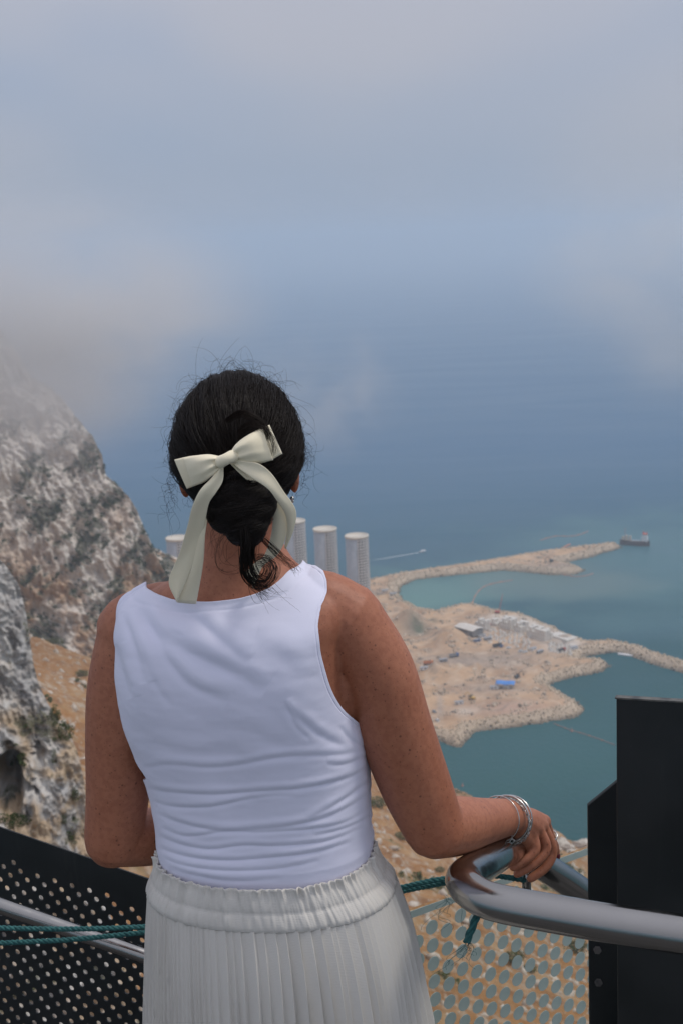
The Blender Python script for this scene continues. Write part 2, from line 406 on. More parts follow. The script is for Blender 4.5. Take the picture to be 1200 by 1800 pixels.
def hill_shrub(px, py, rpx, seed, label, **kw):
    p = hill_hit(px, py)
    if p is None: return
    shrub_at(p, rpx * np.linalg.norm(p - CAM) / FPX, seed, label, **kw)
hill_shrub(662, 1418, 17, 3, 'rounded green shrub in the gap between waist and bent right arm', mat=LEAF_OLIVE)
hill_shrub(706, 1474, 13, 4, 'olive shrub low beside the inside of the bent right elbow', mat=LEAF_OLIVE)
hill_shrub(772, 1532, 9, 5, 'small green shrub just under the bent right elbow', mat=LEAF_OLIVE)
hill_shrub(1012, 1672, 20, 6, 'dark shrub seen through the dotted glass beside the steel plates', mat=LEAF_NEAR)
hill_shrub(905, 1688, 18, 8, 'dark green shrub seen through the middle of the dotted glass', mat=LEAF_NEAR)
hill_shrub(930, 1708, 13, 9, 'smaller dark shrub just below another behind the dotted glass', mat=LEAF_NEAR)

# ---- cliffs: a stepped rock face defined by its right-hand skyline
def cliff(name, sil, Y0, width, depth_l, z_top, z_bot, nu, nv, lean, amps, seed, colour, hollow=None, back=0.9, msc=0.2):
    S = []
    for px, py in sil:
        Yk = Y0
        for _ in range(6): q = at(px, py, Yk); Yk = Y0 + lean * (q[2] - z_bot)
        S.append(q)
    S = np.array(S); o = np.argsort(S[:, 2]); zs, xs = S[o, 2], S[o, 0]
    z = np.linspace(z_top, z_bot, nu)
    xr = np.interp(z, zs, xs)
    u = np.concatenate([np.linspace(-1, 0, int(nv * 0.82)), np.linspace(0, 1, nv - int(nv * 0.82) + 1)[1:]])
    U, Zg = np.meshgrid(u, z); XR = np.repeat(xr[:, None], nv, 1)
    zr = (Zg - z_bot) / (z_top - z_bot)
    ub = np.clip(U, 0, 1); uf = np.clip(-U, 0, 1)
    X = XR - width * uf - width * 0.10 * (1 - np.cos(ub * math.pi / 2)) * 0.2
    Yg = Y0 - depth_l * (1 - (1 - uf) ** 1.6) + width * 0.05 * 0 + ub ** 1.2 * width * back + lean * (Zg - z[-1])
    Ye = Y0 + lean * (Zg - z[-1]); X = np.where(U > 0, XR * (Yg / Ye) - width * 0.25 * ub ** 1.5, X)      # past the skyline the face turns away
    q = np.stack([X.ravel() / (width * .12), 0 * X.ravel(), 0 * X.ravel() + seed], -1); rise = sstep(0.0, 0.35, uf) * (0.30 * uf + 0.10 * fbm(q, 4).reshape(uf.shape)); Zg = Zg + rise * np.clip((Zg - z_bot) / (z_top - z_bot), 0, 1) ** 3 * (z_top - z_bot)
    P = np.stack([X, Yg, Zg], -1).reshape(-1, 3)
    D = 0
    for (A, sc, vstretch, kind) in amps:
        Q = P / np.array([sc, sc, sc * vstretch]) + seed
        D = D + A * ((ridged(Q, 4) - 0.5) * 1.6 if kind == 'r' else fbm(Q, 4))
    n = np.array([0.22, -0.93, 0.28]); n /= np.linalg.norm(n); D = D - np.percentile(D, 45)
    Pd = P + D[:, None] * n
    if hollow:
        for (hx, hy, sx, sy, dep) in hollow:
            qx, qy = to_px(P); qx = qx + 34 * fbm(P / 1.6 + 71, 3); qy = qy + 34 * fbm(P / 1.6 + 91, 3); k = np.exp(-(((qx - hx) / sx) ** 2 + ((qy - hy) / sy) ** 2) ** 1.5); Pd = Pd + (k * dep)[:, None] * np.array([-0.1, 1.0, 0.0])
    N = grid_normals(Pd, nu, nv); N *= np.where((N @ n) < 0, -1, 1)[:, None]
    c, veg = colour(Pd, N, D)
    ob = mesh(name, Pd, grid_faces(nu, nv), ground_material(name + '_rock', msc, msc * 2.2, 1.0, 0.35 / msc * 0.3), attr={'ground': c})
    tag(ob, kind='structure'); return Pd, N, veg
def far_col(P, N, D):
    c = np.tile(np.array([0.74, 0.68, 0.61]), (len(P), 1))
    c = blend(c, sstep(-0.2, 0.35, fbm(P / 30 + 3, 4)), (0.80, 0.74, 0.66))
    c = blend(c, sstep(0.0, 0.4, fbm(P / np.array([5, 5, 22]) + 7, 4)) * 0.75, (0.52, 0.48, 0.445))
    low = sstep(-130, -215, P[:, 2] + 30 * fbm(P / 40, 3))
    c = blend(c, low * sstep(-0.25, 0.2, fbm(P / 24 + 13, 4)) * 0.9, (0.46, 0.28, 0.155))
    Q = P @ np.array([[0.75, 0, 0.66], [0, 1, 0], [-0.66, 0, 0.75]]).T          # bands of scrub running down ledges
    b = fbm(Q / np.array([34, 40, 11]) + 5, 5) + 0.22 * fbm(P / 6 + 2, 3) + 0.28 * (N[:, 2] - 0.35)
    h = 0.13 * sstep(-95, -160, P[:, 2]) - 0.05
    v = sstep(0.08, 0.22, b + h)
    c = blend(c, v * 0.92, (0.085, 0.088, 0.06))
    return c, v
sil = [(-40, 520), (20, 600), (62, 668), (108, 700), (140, 740), (164, 770), (180, 802), (188, 840), (206, 856), (226, 872), (241, 895), (255, 930), (269, 965), (281, 992), (297, 1018), (314, 1040), (350, 1072), (400, 1105), (480, 1150), (560, 1190)]
FC, FN, fveg = cliff('cliff', sil, 760, 300, 120, at(60, 480, 760)[2], -330, 430, 430, 0.28,
    ((15, 70, 1.5, 'n'), (9, 26, 3.2, 'r'), (6.0, 10, 3.0, 'r'), (3.0, 4.0, 2.4, 'r'), (0.9, 2.0, 1.0, 'n')), 3.3, far_col, msc=0.10)
pick = rng.permutation(np.where((rng.random(len(FC)) < 0.35 * fveg))[0])[:4200]
tag(scatter('cliff_scrub', CL, FC[pick] + np.array([0.3, -0.6, 0]), 0.8 + 1.5 * rng.random(len(pick)) ** 2, LEAF_DARK, seed=4), 'dark scrub clinging to the ledges of the misty cliff', 'scrub', kind='stuff')
def near_col(P, N, D):
    c = np.tile(np.array([0.46, 0.445, 0.425]), (len(P), 1))
    c = blend(c, sstep(-0.2, 0.3, fbm(P / np.array([3, 3, 8]) + 3, 4)), (0.58, 0.555, 0.515))
    c = blend(c, sstep(0.0, 0.35, fbm(P / np.array([1.2, 1.2, 3.0]) + 17, 4)) * 0.8, (0.24, 0.225, 0.215))
    _, py = to_px(P)
    low = sstep(1150, 1300, py + 90 * fbm(P / 4, 3))
    c = blend(c, low * sstep(-0.2, 0.25, fbm(P / 2.6 + 13, 4)) * 0.85, (0.50, 0.36, 0.22))
    v = sstep(0.20, 0.34, fbm(P / np.array([3.0, 3.0, 3.6]) + 41, 4) + 0.25 * (N[:, 2] - 0.3))
    c = blend(c, v * 0.85, (0.09, 0.09, 0.05)); return c, v
nsil = [(-120, 900), (-40, 950), (0, 986), (16, 1002), (34, 1030), (45, 1070), (51, 1110), (58, 1160), (68, 1202), (86, 1240), (112, 1285), (136, 1318), (150, 1380), (156, 1450), (164, 1520), (190, 1600), (230, 1700), (262, 1800), (300, 1950)]
NC, NN, nveg = cliff('rock_outcrop', nsil, 88, 24, 18, at(-120, 905, 88)[2], at(300, 1940, 88)[2], 560, 360, 0.30,
    ((1.6, 9, 1.6, 'n'), (1.1, 3.6, 2.4, 'r'), (0.75, 1.5, 2.2, 'r'), (0.35, 0.6, 1.4, 'r'), (0.12, 0.25, 1.0, 'n')), 8.1, near_col, hollow=((4, 1400, 40, 58, 9.0), (60, 1330, 18, 24, 1.6)), msc=0.9)
pick = rng.permutation(np.where((rng.random(len(NC)) < 0.10 * nveg))[0])[:520]
tag(scatter('outcrop_scrub', CL, NC[pick] + np.array([0.05, -0.1, 0]), 0.10 + 0.28 * rng.random(len(pick)) ** 2, LEAF_NEAR, seed=6), 'tufts of dark scrub in the cracks of the grey outcrop', 'scrub', kind='stuff')
NB = BVHTree.FromPolygons([Vector(v) for v in NC.tolist()], grid_faces(560, 360).tolist())
def rock_shrub(px, py, rpx, seed, label, **kw):
    d = ray(px, py); h = NB.ray_cast(Vector(CAM.tolist()), Vector(d.tolist()))
    p = np.array(h[0]) if h[0] is not None else at(px, py, 90.0)
    shrub_at(p + np.array([0, -0.15, -0.1]), rpx * np.linalg.norm(p - CAM) / FPX, seed, label, **kw)
rock_shrub(98, 1262, 17, 11, 'upper dark green shrub on the right flank of the grey outcrop', squash=1.5, wide=0.8)
rock_shrub(116, 1292, 21, 12, 'large dark green shrub hugging the left arm on the grey outcrop', squash=1.3, wide=0.9)
rock_shrub(40, 1330, 10, 13, 'small round shrub above the dark hollow in the outcrop', squash=1.0, wide=1.0)
rock_shrub(98, 1335, 13, 14, 'narrow shrub in a crack low on the grey outcrop', squash=1.8, wide=0.6)
rock_shrub(25, 1448, 22, 15, 'wide dark shrub in the hollow just above the dark perforated panel', squash=0.8, wide=1.6)
rock_shrub(112, 1442, 11, 16, 'green tuft on pale rock above the dark perforated panel', squash=1.3, wide=0.8)
rock_shrub(134, 1400, 13, 17, 'shrub on the outcrop edge beside the left forearm', squash=1.5, wide=0.7)
hill_shrub(96, 1132, 9, 18, 'low green bush on the ochre slope, just right of the outcrop', mat=LEAF_OLIVE, wide=2.2)
hill_shrub(146, 1190, 11, 19, 'grey green bush on the ochre slope, touching the left shoulder', mat=LEAF_OLIVE, wide=1.5)

# ---- reclaimed land with its breakwaters
LZ = SEA + 4.5
shore = [(560, 1050), (640, 1026), (700, 1012), (800, 998), (900, 982), (960, 972), (1010, 966), (1055, 961), (1082, 957), (1090, 962), (1080, 967), (1062, 971), (1036, 980), (1010, 985), (985, 990),
  (1004, 996), (1026, 1003), (1010, 1010), (970, 1011), (930, 1007), (885, 1003), (850, 1006), (790, 1012), (730, 1019), (703, 1030), (699, 1044), (710, 1058), (738, 1073), (764, 1078), (800, 1068), (830, 1065), (872, 1077), (920, 1084), (962, 1103), (1000, 1120), (1032, 1131),
  (1080, 1131), (1110, 1137), (1150, 1150), (1200, 1167), (1290, 1192), (1380, 1215), (1375, 1228), (1290, 1207), (1200, 1184), (1150, 1169), (1104, 1152), (1080, 1147), (1055, 1149), (1030, 1154), (1016, 1161), (1040, 1162), (1062, 1165), (1070, 1171), (1058, 1180), (1010, 1190), (968, 1200),
  (960, 1206), (990, 1222), (1016, 1238), (1024, 1249), (1013, 1259), (967, 1268), (900, 1278), (830, 1287), (821, 1300), (808, 1314), (790, 1309), (762, 1300), (720, 1300), (660, 1330), (560, 1360), (400, 1330), (250, 1250), (120, 1180), (200, 1040), (300, 1035), (440, 1052)]
SP = np.array([ground(x, y, SEA)[:2] for x, y in shore])
def sdf(P, poly):
    d = np.full(len(P), 1e18); ins = np.zeros(len(P), bool)
    for k in range(len(poly)):
        a, b = poly[k], poly[(k + 1) % len(poly)]; e = b - a; t = np.clip(((P - a) @ e) / (e @ e), 0, 1)
        d = np.minimum(d, ((P - a - t[:, None] * e) ** 2).sum(1))
        cond = ((a[1] > P[:, 1]) != (b[1] > P[:, 1])); xx = a[0] + (P[:, 1] - a[1]) / (b[1] - a[1] + 1e-12) * e[0]
        ins ^= cond & (P[:, 0] < xx)
    d = np.sqrt(d); return np.where(ins, d, -d)
mn, mxx = SP.min(0) - 30, SP.max(0) + 30
xs = np.arange(max(mn[0], -520), min(mxx[0], 640), 2.6); ys = np.arange(mn[1], mxx[1], 2.6)
XX, YY = np.meshgrid(xs, ys); Pq = np.stack([XX.ravel(), YY.ravel()], -1); SD = sdf(Pq, SP)
P3 = np.concatenate([Pq, np.zeros((len(Pq), 1))], 1)
SDn = SD + 3.0 * fbm(P3 / 18, 3)
qx, qy = to_px(np.concatenate([Pq, np.full((len(Pq), 1), LZ)], 1))
def pb(x, y, sx, sy): return np.exp(-(((qx - x) / sx) ** 2 + ((qy - y) / sy) ** 2))
Zl = SEA - 4 + np.clip((SDn + 6) * 0.72, 0, 8.5)
Zl = Zl + np.clip(SDn / 25, 0, 1) * (2.2 * fbm(P3 / 40, 4) + 2.0 * np.clip(fbm(P3 / 14 + 4, 4), 0, 1) + 0.9 * fbm(P3 / 6, 3))
Zl = Zl + 1.6 * sstep(4, 9, SDn) * sstep(19, 12, SDn)                                 # armour crest
for (x, y, sx, sy, hgt) in ((718, 1098, 26, 9, 17), (790, 1128, 26, 13, 15), (740, 1106, 12, 9, -5), (775, 1188, 55, 11, 8), (705, 1150, 30, 14, 8), (740, 1215, 25, 12, 6), (920, 1240, 60, 12, 2.5), (905, 1092, 30, 5, 6), (955, 1107, 26, 5, 6), (990, 1124, 20, 5, 5), (865, 1086, 18, 4, 4), (762, 1188, 9, 4, 6), (806, 1180, 8, 3.5, 6), (836, 1174, 7, 3, 5), (772, 1216, 9, 4, 5), (738, 1236, 8, 4, 5), (848, 1196, 7, 3, 5), (900, 1168, 8, 3, 4), (880, 1226, 9, 3.5, 4), (934, 1160, 7, 2.5, 4), (820, 1142, 6, 2.5, 5), (728, 1176, 8, 4, 6)):
    Zl = Zl + hgt * pb(x, y, sx, sy) * np.clip(SDn / 18, 0, 1)
LV = np.concatenate([Pq, Zl[:, None]], 1)
c = np.tile(np.array([0.60, 0.395, 0.235]), (len(LV), 1))
c = blend(c, sstep(-0.15, 0.3, fbm(P3 / 45 + 2, 5)) * 0.85, (0.44, 0.275, 0.165))
c = blend(c, sstep(0.0, 0.35, fbm(P3 / 17 + 8, 4)) * 0.6, (0.62, 0.46, 0.32))
for (x, y, sx, sy, k, t) in ((880, 1160, 90, 16, 0.8, (0.40, 0.32, 0.26)), (800, 1160, 70, 9, 0.75, (0.37, 0.30, 0.25)), (860, 1210, 70, 12, 0.7, (0.38, 0.30, 0.25)),
        (900, 1248, 75, 14, 0.8, (0.53, 0.36, 0.28)), (730, 1108, 28, 14, 0.9, (0.28, 0.23, 0.18)), (735, 1106, 12, 7, 0.95, (0.10, 0.13, 0.08)), (760, 1092, 10, 5, 0.7, (0.16, 0.15, 0.10)),
        (950, 1085, 45, 8, 0.0, (0.7, 0.66, 0.6)), (985, 1138, 35, 10, 0.7, (0.62, 0.57, 0.52)), (880, 1092, 36, 9, 0.85, (0.70, 0.65, 0.58)), (925, 1102, 34, 11, 0.9, (0.72, 0.68, 0.61)), (965, 1118, 32, 10, 0.9, (0.72, 0.68, 0.62)), (1000, 1132, 24, 8, 0.8, (0.70, 0.66, 0.60)), (840, 1112, 22, 10, 0.6, (0.66, 0.61, 0.55)), (985, 998, 40, 7, 0.85, (0.30, 0.24, 0.20)), (930, 996, 70, 5, 0.55, (0.33, 0.27, 0.22)), (815, 1250, 22, 8, 0.7, (0.66, 0.58, 0.49)), (806, 1180, 9, 4, 0.7, (0.68, 0.58, 0.46)), (762, 1188, 9, 4, 0.7, (0.40, 0.33, 0.27)), (848, 1196, 8, 3, 0.8, (0.33, 0.29, 0.26)), (900, 1168, 9, 3, 0.6, (0.66, 0.57, 0.46)), (738, 1236, 9, 4, 0.6, (0.66, 0.56, 0.44)), (772, 1240, 5, 22, 0.6, (0.36, 0.34, 0.33))):
    c = blend(c, k * pb(x, y, sx, sy), t)
c = blend(c, sstep(15, 9, SDn) * 0.9, (0.57, 0.46, 0.34))
c = blend(c, sstep(1.4, -0.6, SDn - 1.5) * 0.85, (0.16, 0.13, 0.09))               # wet stones at the waterline
tracks = np.abs(fbm(P3 / 70 + 77, 2)); c = blend(c, sstep(0.035, 0.0, tracks) * 0.75 * (SDn > 16), (0.30, 0.24, 0.20))
tracks = np.abs(fbm(P3 / 38 + 33, 2)); c = blend(c, sstep(0.03, 0.0, tracks) * 0.6 * (SDn > 16), (0.62, 0.51, 0.40))
c = blend(c, sstep(0.22, 0.42, fbm(P3 / 12 + 51, 4)) * 0.7 * (SDn > 16), (0.27, 0.21, 0.165))
Fg = grid_faces(len(ys), len(xs)); keep = (SD[Fg].max(1) > -10); Fg = Fg[keep]
used = np.unique(Fg); remap = np.full(len(LV), -1); remap[used] = np.arange(len(used))
tag(mesh('reclaimed_land', LV[used], remap[Fg], ground_material('reclaimed_soil', 0.06, 0.25, 0.7, 0.8, pale=(0.64, 0.50, 0.36)), attr={'ground': c[used]}), kind='structure')
edge = rng.permutation(np.where((SDn > -2) & (SDn < 13) & (LV[:, 1] < 2100) & (np.abs(qx - 800) < 600))[0])[:13000]
pos = LV[edge] + np.concatenate([(rng.random((len(edge), 2)) - .5) * 2.4, np.full((len(edge), 1), 0.25)], 1)
stone_c = np.where((SDn[edge] < 1.2)[:, None], np.array([[0.26, 0.21, 0.15]]), np.array([[0.64, 0.51, 0.365]])) * (0.65 + 0.45 * rng.random((len(edge), 1)))
tag(scatter('armour_stones', ROCKS, pos, 0.55 + 1.0 * rng.random(len(edge)) ** 2.5, ground_material('armour_stone', 0.3, 0.6, 0.5, 0.3), seed=9, tilt=0.4, asp=0.6, attr=stone_c), 'tan armour stones lining the edges of the reclaimed land', 'stones', kind='stuff')
def land_z(x, y):
    i = np.clip(((y - ys[0]) / 2.6).astype(int) if isinstance(y, np.ndarray) else int((y - ys[0]) / 2.6), 0, len(ys) - 1)
    j = np.clip(((x - xs[0]) / 2.6).astype(int) if isinstance(x, np.ndarray) else int((x - xs[0]) / 2.6), 0, len(xs) - 1)
    return Zl.reshape(len(ys), len(xs))[i, j]
def land_at(px, py):
    p = ground(px, py, LZ); z = max(float(land_z(p[0], p[1])), SEA)
    for _ in range(3):
        p = ground(px, py, z); z = max(float(land_z(p[0], p[1])), SEA)
    p[2] = z; return p

heap = rng.permutation(np.where((SDn > 14) & (LV[:, 1] < 1750) & (np.abs(qx - 850) < 260) & (fbm(P3 / 16 + 61, 3) > 0.12))[0])[:2600]
tag(scatter('rubble', ROCKS, LV[heap], 0.5 + 1.6 * rng.random(len(heap)) ** 3, ground_material('rubble_stone', 0.3, 0.6, 0.5, 0.3), seed=19, tilt=0.4, asp=0.7, attr=np.array([[0.58, 0.47, 0.36]]) * (0.45 + 0.75 * rng.random((len(heap), 1)))), 'heaps of rubble and stones lying about the reclaimed ground', 'rubble', kind='stuff')

# ================================================================== things on the reclaimed land and the sea
WALL_W = flat_mat('pale_render', (0.62, 0.60, 0.58), (0.70, 0.68, 0.65), 0.2, 0.8)
WIN = flat_mat('dark_window', (0.04, 0.05, 0.07), (0.08, 0.09, 0.11), 0.5, 0.3)
ROOF_C = flat_mat('cream_roof', (0.62, 0.55, 0.45), (0.68, 0.61, 0.51), 0.3, 0.8)
WALL_SHADE = flat_mat('shaded_render', (0.30, 0.32, 0.36), (0.36, 0.38, 0.42), 0.2, 0.7)  # render darkened and blued so the towers' smooth side looks shaded
def tower(px, py, dpx, label, h=84.0, floors=26):
    zt = LZ + h; c = ground(px, py, zt); rad = dpx * np.linalg.norm(c - CAM) / FPX / 2
    e = empty('tower_block', (c[0], c[1], float(LZ) - 1)); tag(e, label, 'tower', 'round tower blocks by the sea')
    n = 72; a = np.linspace(0, 2 * math.pi, n, endpoint=False); H = h + 1
    # body: smooth wall on the landward side, set back behind balconies on the seaward side
    sea_side = np.cos(a - R(-8)) ; rr_ = np.where(sea_side > 0.12, rad * 0.945, rad * 0.985)
    V = np.concatenate([np.stack([rr_ * np.cos(a), rr_ * np.sin(a), np.full(n, z)], 1) for z in (0, H - 2)]); F = grid_faces(2, n, True).tolist() + [[n + k for k in range(n)]]
    mesh('wall', V, F, WALL_SHADE, e)
    ro = [(rad * 0.95, H - 2.6), (rad * 1.0, H - 2.6), (rad * 1.04, H - 1.9), (rad * 1.04, H - .7), (rad * 1.0, H - .1), (rad * .96, H - .1), (rad * .95, H - 1.0), (0.01, H - .8)]
    V = np.concatenate([np.stack([q * np.cos(a), q * np.sin(a), np.full(n, z)], 1) for q, z in ro]); mesh('roof', V, grid_faces(len(ro), n, True), ROOF_C, e, False)
    P = []
    for f in range(floors):                           # balcony slab and parapet of each floor, on the seaward half
        z = 3 + (H - 8) * f / (floors - 1); k = [i for i in range(n) if sea_side[i] > 0.10]; k = sorted(k, key=lambda i: ((a[i] + math.pi) % (2 * math.pi)))
        aa_ = np.array([a[i] for i in k]); m_ = len(k)
        prof = [(rad * .93, z), (rad * 1.0, z), (rad * 1.0, z + 1.25), (rad * .985, z + 1.25), (rad * .985, z + .3)]
        V = np.concatenate([np.stack([q * np.cos(aa_), q * np.sin(aa_), np.full(m_, zz_)], 1) for q, zz_ in prof]); P.append((V, grid_faces(len(prof), m_).tolist()))
    V, F = merge(P); o = mesh('balconies', V, F, WALL_W, e, False); o['kind'] = 'stuff'
    P = [box_vf((rad * 0.975 * math.cos(t), rad * 0.975 * math.sin(t), H / 2 - 2), (rad * .07, rad * .045, H - 5), t) for t in np.arange(R(-88), R(72), R(16))]
    V, F = merge(P); o = mesh('balcony_fins', V, F, WALL_W, e, False); o['kind'] = 'stuff'
    P = [box_vf((rad * 0.935 * math.cos(t), rad * 0.935 * math.sin(t), 3 + (H - 8) * f / (floors - 1) + 2.2), (rad * .05, rad * .2, 1.9), t) for t in np.arange(R(-80), R(66), R(16)) for f in range(floors)]
    V, F = merge(P); o = mesh('windows', V, F, WIN, e, False); o['kind'] = 'stuff'
tower(571, 928, 41, 'round pale tower block, the middle one of three right of the neck')
tower(626, 940, 41, 'round pale tower block standing nearest the reclaimed land')
tower(516, 914, 41, 'round tower block half hidden by the right ribbon tail')
tower(313, 944, 42, 'round tower block left of the neck behind the left ribbon tail')

# ---- construction yard
PALE_C = flat_mat('precast_concrete', (0.60, 0.565, 0.51), (0.74, 0.70, 0.64), 0.15, 0.9)
GREY_C = flat_mat('dark_wall', (0.17, 0.165, 0.165), (0.25, 0.24, 0.235), 0.2, 0.9)  # dark grey on all walls of the shed
blk = None
def block_stack(pa, pb, rows, cols, s, label, dark=1.0):
    """a wall of precast blocks between two ground pixels; each block a part"""
    A, B = land_at(*pa), land_at(*pb); d = B - A; d[2] = 0; L = np.linalg.norm(d); d /= L; nrm = np.array([-d[1], d[0], 0]); n = max(1, int(L / (s * 1.06))); rz = math.atan2(d[1], d[0])
    e = empty('concrete_block_stack', A.tolist()); tag(e, label, 'block stack', 'precast concrete in the yard')
    global blk
    V, F = box_vf((0, 0, s / 2), (s, s, s)); me = None
    for i in range(n):
        for r_ in range(rows):
            for c_ in range(cols):
                if rows > 1 and r_ == rows - 1 and np.random.default_rng(i * 13 + c_ * 5 + 3).random() < 0.34: continue
                if me is None: o = mesh('block', V, F, PALE_C, e, False); bevel(o, s * .04, 1); me = o.data
                else: o = bpy.data.objects.new('block', me); col.objects.link(o); o.parent = e; bevel(o, s * .04, 1)
                jj = np.random.default_rng(i * 31 + r_ * 7 + c_).normal(size=3) * 0.04 * s
                o.location = (d * (i * s * 1.06 + s * .5) + nrm * (c_ * s * 1.05) + np.array([jj[0], jj[1], r_ * s * 1.001 - 0.3])).tolist(); o.rotation_euler = (0, 0, rz + jj[2] * .02)
for pa, pb, rows, cols, label in (((836, 1103), (856, 1109), 3, 2, 'short dark-faced block stack, furthest left of the row on the yard'), ((878, 1102), (900, 1108), 3, 3, 'block stack left of the middle in the pale row on the yard'),
        ((904, 1109), (917, 1113), 3, 3, 'narrow block stack in the middle of the pale row on the yard'), ((926, 1117), (960, 1128), 3, 3, 'longest block stack, at the right of the pale row on the yard'), ((860, 1097), (875, 1101), 2, 2, 'small low block stack between the red truck and the pale row'), ((964, 1120), (1000, 1131), 1, 4, 'low flat block stack ending the pale row beside the breakwater')):
    block_stack(pa, pb, rows, cols, 3.6, label)
sA, sB = land_at(800, 1108), land_at(832, 1122); d = sB - sA; d[2] = 0; L = np.linalg.norm(d); rz = math.atan2(d[1], d[0]); e = empty('storage_shed', ((sA + sB) / 2).tolist()); e.rotation_euler = (0, 0, rz); tag(e, 'long pale-roofed shed with a dark side at the left of the yard', 'shed')
V, F = box_vf((0, 6, 2.7), (L, 14, 6.0)); mesh('wall', V, F, GREY_C, e, False)
V = np.array([[-L/2-.6, -2, 5.8], [L/2+.6, -2, 5.8], [L/2+.6, 6, 7.6], [-L/2-.6, 6, 7.6], [-L/2-.6, 14, 5.8], [L/2+.6, 14, 5.8]]); o = mesh('roof', V, [[0, 1, 2, 3], [3, 2, 5, 4]], flat_mat('shed_roof', (0.62, 0.57, 0.51), (0.70, 0.65, 0.58), .3, .8), e, False); o.modifiers.new('t', 'SOLIDIFY').thickness = .25
for k in range(4):
    V, F = box_vf((-L / 2 + L * (k + .5) / 4, -1.05, 2.0), (L * .13, .12, 4.0)); mesh('door', V, F, flat_mat('shed_door', (0.09, 0.09, 0.095)) if k == 0 else bpy.data.materials['shed_door'], e, False)
# four-legged armour units set out in rows
def armour_vf():
    P = []; dirs = [np.array([0, 0, 1.0])] + [np.array([math.cos(t) * .94, math.sin(t) * .94, -.33]) for t in (0.3, 2.4, 4.5)]
    for d in dirs: P.append(tube_vf(np.array([d * 0.0, d * 1.0]), np.array([.62, .42]), 6))
    return merge(P)
V, F = armour_vf(); ume = mesh('armour_unit', V * 1.5, F, PALE_C, smooth=False); ra = np.random.default_rng(17); first = True
for k in range(76):
    if k < 46: px, py = 862 + (k % 9) * 8.2 + ra.normal() * 1.4, 1106 + (k // 9) * 4.6 + (k % 9) * 1.9 + ra.normal() * .8; lb_ = 'small pale concrete armour unit among rows between shed and block stacks'; gr = 'armour units in the middle of the yard'
    else: q = k - 46; px, py = 966 + (q % 6) * 7.0 + ra.normal() * .9, 1132 + (q // 6) * 3.3 + (q % 6) * 1.0 + ra.normal() * .5; lb_ = 'small pale concrete armour unit in tight rows beside the breakwater root'; gr = 'armour units beside the breakwater'
    p = land_at(px, py); o = ume if first else ume.copy()
    if not first: col.objects.link(o)
    first = False; o.location = (p + np.array([0, 0, .5])).tolist(); o.rotation_euler = (0, 0, ra.random() * 6.28); s_ = 1.15 + .4 * ra.random(); o.scale = (s_, s_, s_); tag(o, lb_, 'armour unit', gr)
# vehicles
RUBBER = flat_mat('tyre_rubber', (0.02, 0.02, 0.02)); GLS = flat_mat('vehicle_glass', (0.03, 0.04, 0.05), None, 1, .1)
PAINT = {k: flat_mat('paint_' + k, c_, None, 1, .4) for k, c_ in dict(white=(.72, .72, .72), red=(.45, .08, .05), orange=(.60, .20, .05), yellow=(.62, .38, .06), blue=(.06, .13, .32), dark=(.05, .055, .06), grey=(.3, .31, .33)).items()}
def wheels(e, xs_, w_, r_):
    for x in xs_:
        for s in (-1, 1): mesh('wheel', *tube_vf(np.array([[x, s * w_ * .5 - s * .25, r_], [x, s * w_ * .5 + s * .05, r_]]), r_, 12), RUBBER, e, False)
def truck(px, py, rz, colr, bed, label):
    e = empty('tipper_truck', land_at(px, py).tolist()); e.rotation_euler = (0, 0, rz); e.scale = (1.2,) * 3; tag(e, label, 'truck', 'vehicles on the site')
    V, F = box_vf((0, 0, .95), (7.6, 2.3, .35)); mesh('chassis', V, F, PAINT['dark'], e, False)
    V, F = box_vf((2.9, 0, 2.1), (1.9, 2.4, 2.1), 0, .9); c_ = bevel(mesh('cab', V, F, PAINT[colr], e, False), .1); V, F = box_vf((3.78, 0, 2.55), (.12, 2.0, .8)); mesh('windscreen', V, F, GLS, c_, False)
    V, F = box_vf((-1.1, 0, 1.95), (5.2, 2.5, 1.5)); V[4:, :2] *= 1.08; F = F[:1] + F[2:]; o = mesh('tipper_bed', V, F, PAINT[bed], e, False); o.modifiers.new('t', 'SOLIDIFY').thickness = .12
    wheels(e, (-2.8, -1.5, 2.7), 2.3, .55)
def pickup(px, py, rz, colr, label):
    e = empty('parked_car', land_at(px, py).tolist()); e.rotation_euler = (0, 0, rz); e.scale = (1.15,) * 3; tag(e, label, 'car', 'vehicles on the site')
    V, F = box_vf((0, 0, .75), (4.8, 1.85, .75), 0, .96); bevel(mesh('body', V, F, PAINT[colr], e, False), .12); V, F = box_vf((-.2, 0, 1.42), (2.6, 1.65, .66), 0, .8); c_ = bevel(mesh('cabin', V, F, GLS, e, False), .08)
    V, F = box_vf((-.2, 0, 1.78), (1.9, 1.3, .08)); mesh('roof', V, F, PAINT[colr], c_, False); wheels(e, (-1.5, 1.5), 1.75, .36)
truck(752, 1168, 0.2, 'orange', 'orange', 'orange tipper truck on the dirt track beside the raised arm')
truck(797, 1155, 0.3, 'blue', 'grey', 'blue-cabbed grey tipper truck on the dirt track below the mound')
truck(858, 1103, 1.2, 'red', 'red', 'red tipper truck parked by the first block stack')
truck(986, 1146, 0.6, 'red', 'dark', 'red and dark tipper truck below the rows of armour units')
truck(873, 1137, 0.4, 'dark', 'dark', 'dark tipper truck in the middle of the yard')
pickup(914, 1146, .5, 'white', 'white car at the right of the open yard'); pickup(922, 1147, .5, 'white', 'second white car behind another at the right of the open yard'); pickup(893, 1140, .3, 'white', 'lone white car left of two others on the open yard')
pickup(881, 1137, 1.0, 'blue', 'dark blue car beside the dark tipper truck'); pickup(762, 1252, 1.9, 'grey', 'grey car on the coastal road beside the arm'); pickup(768, 1268, 1.9, 'white', 'white car on the coastal road beside the arm')
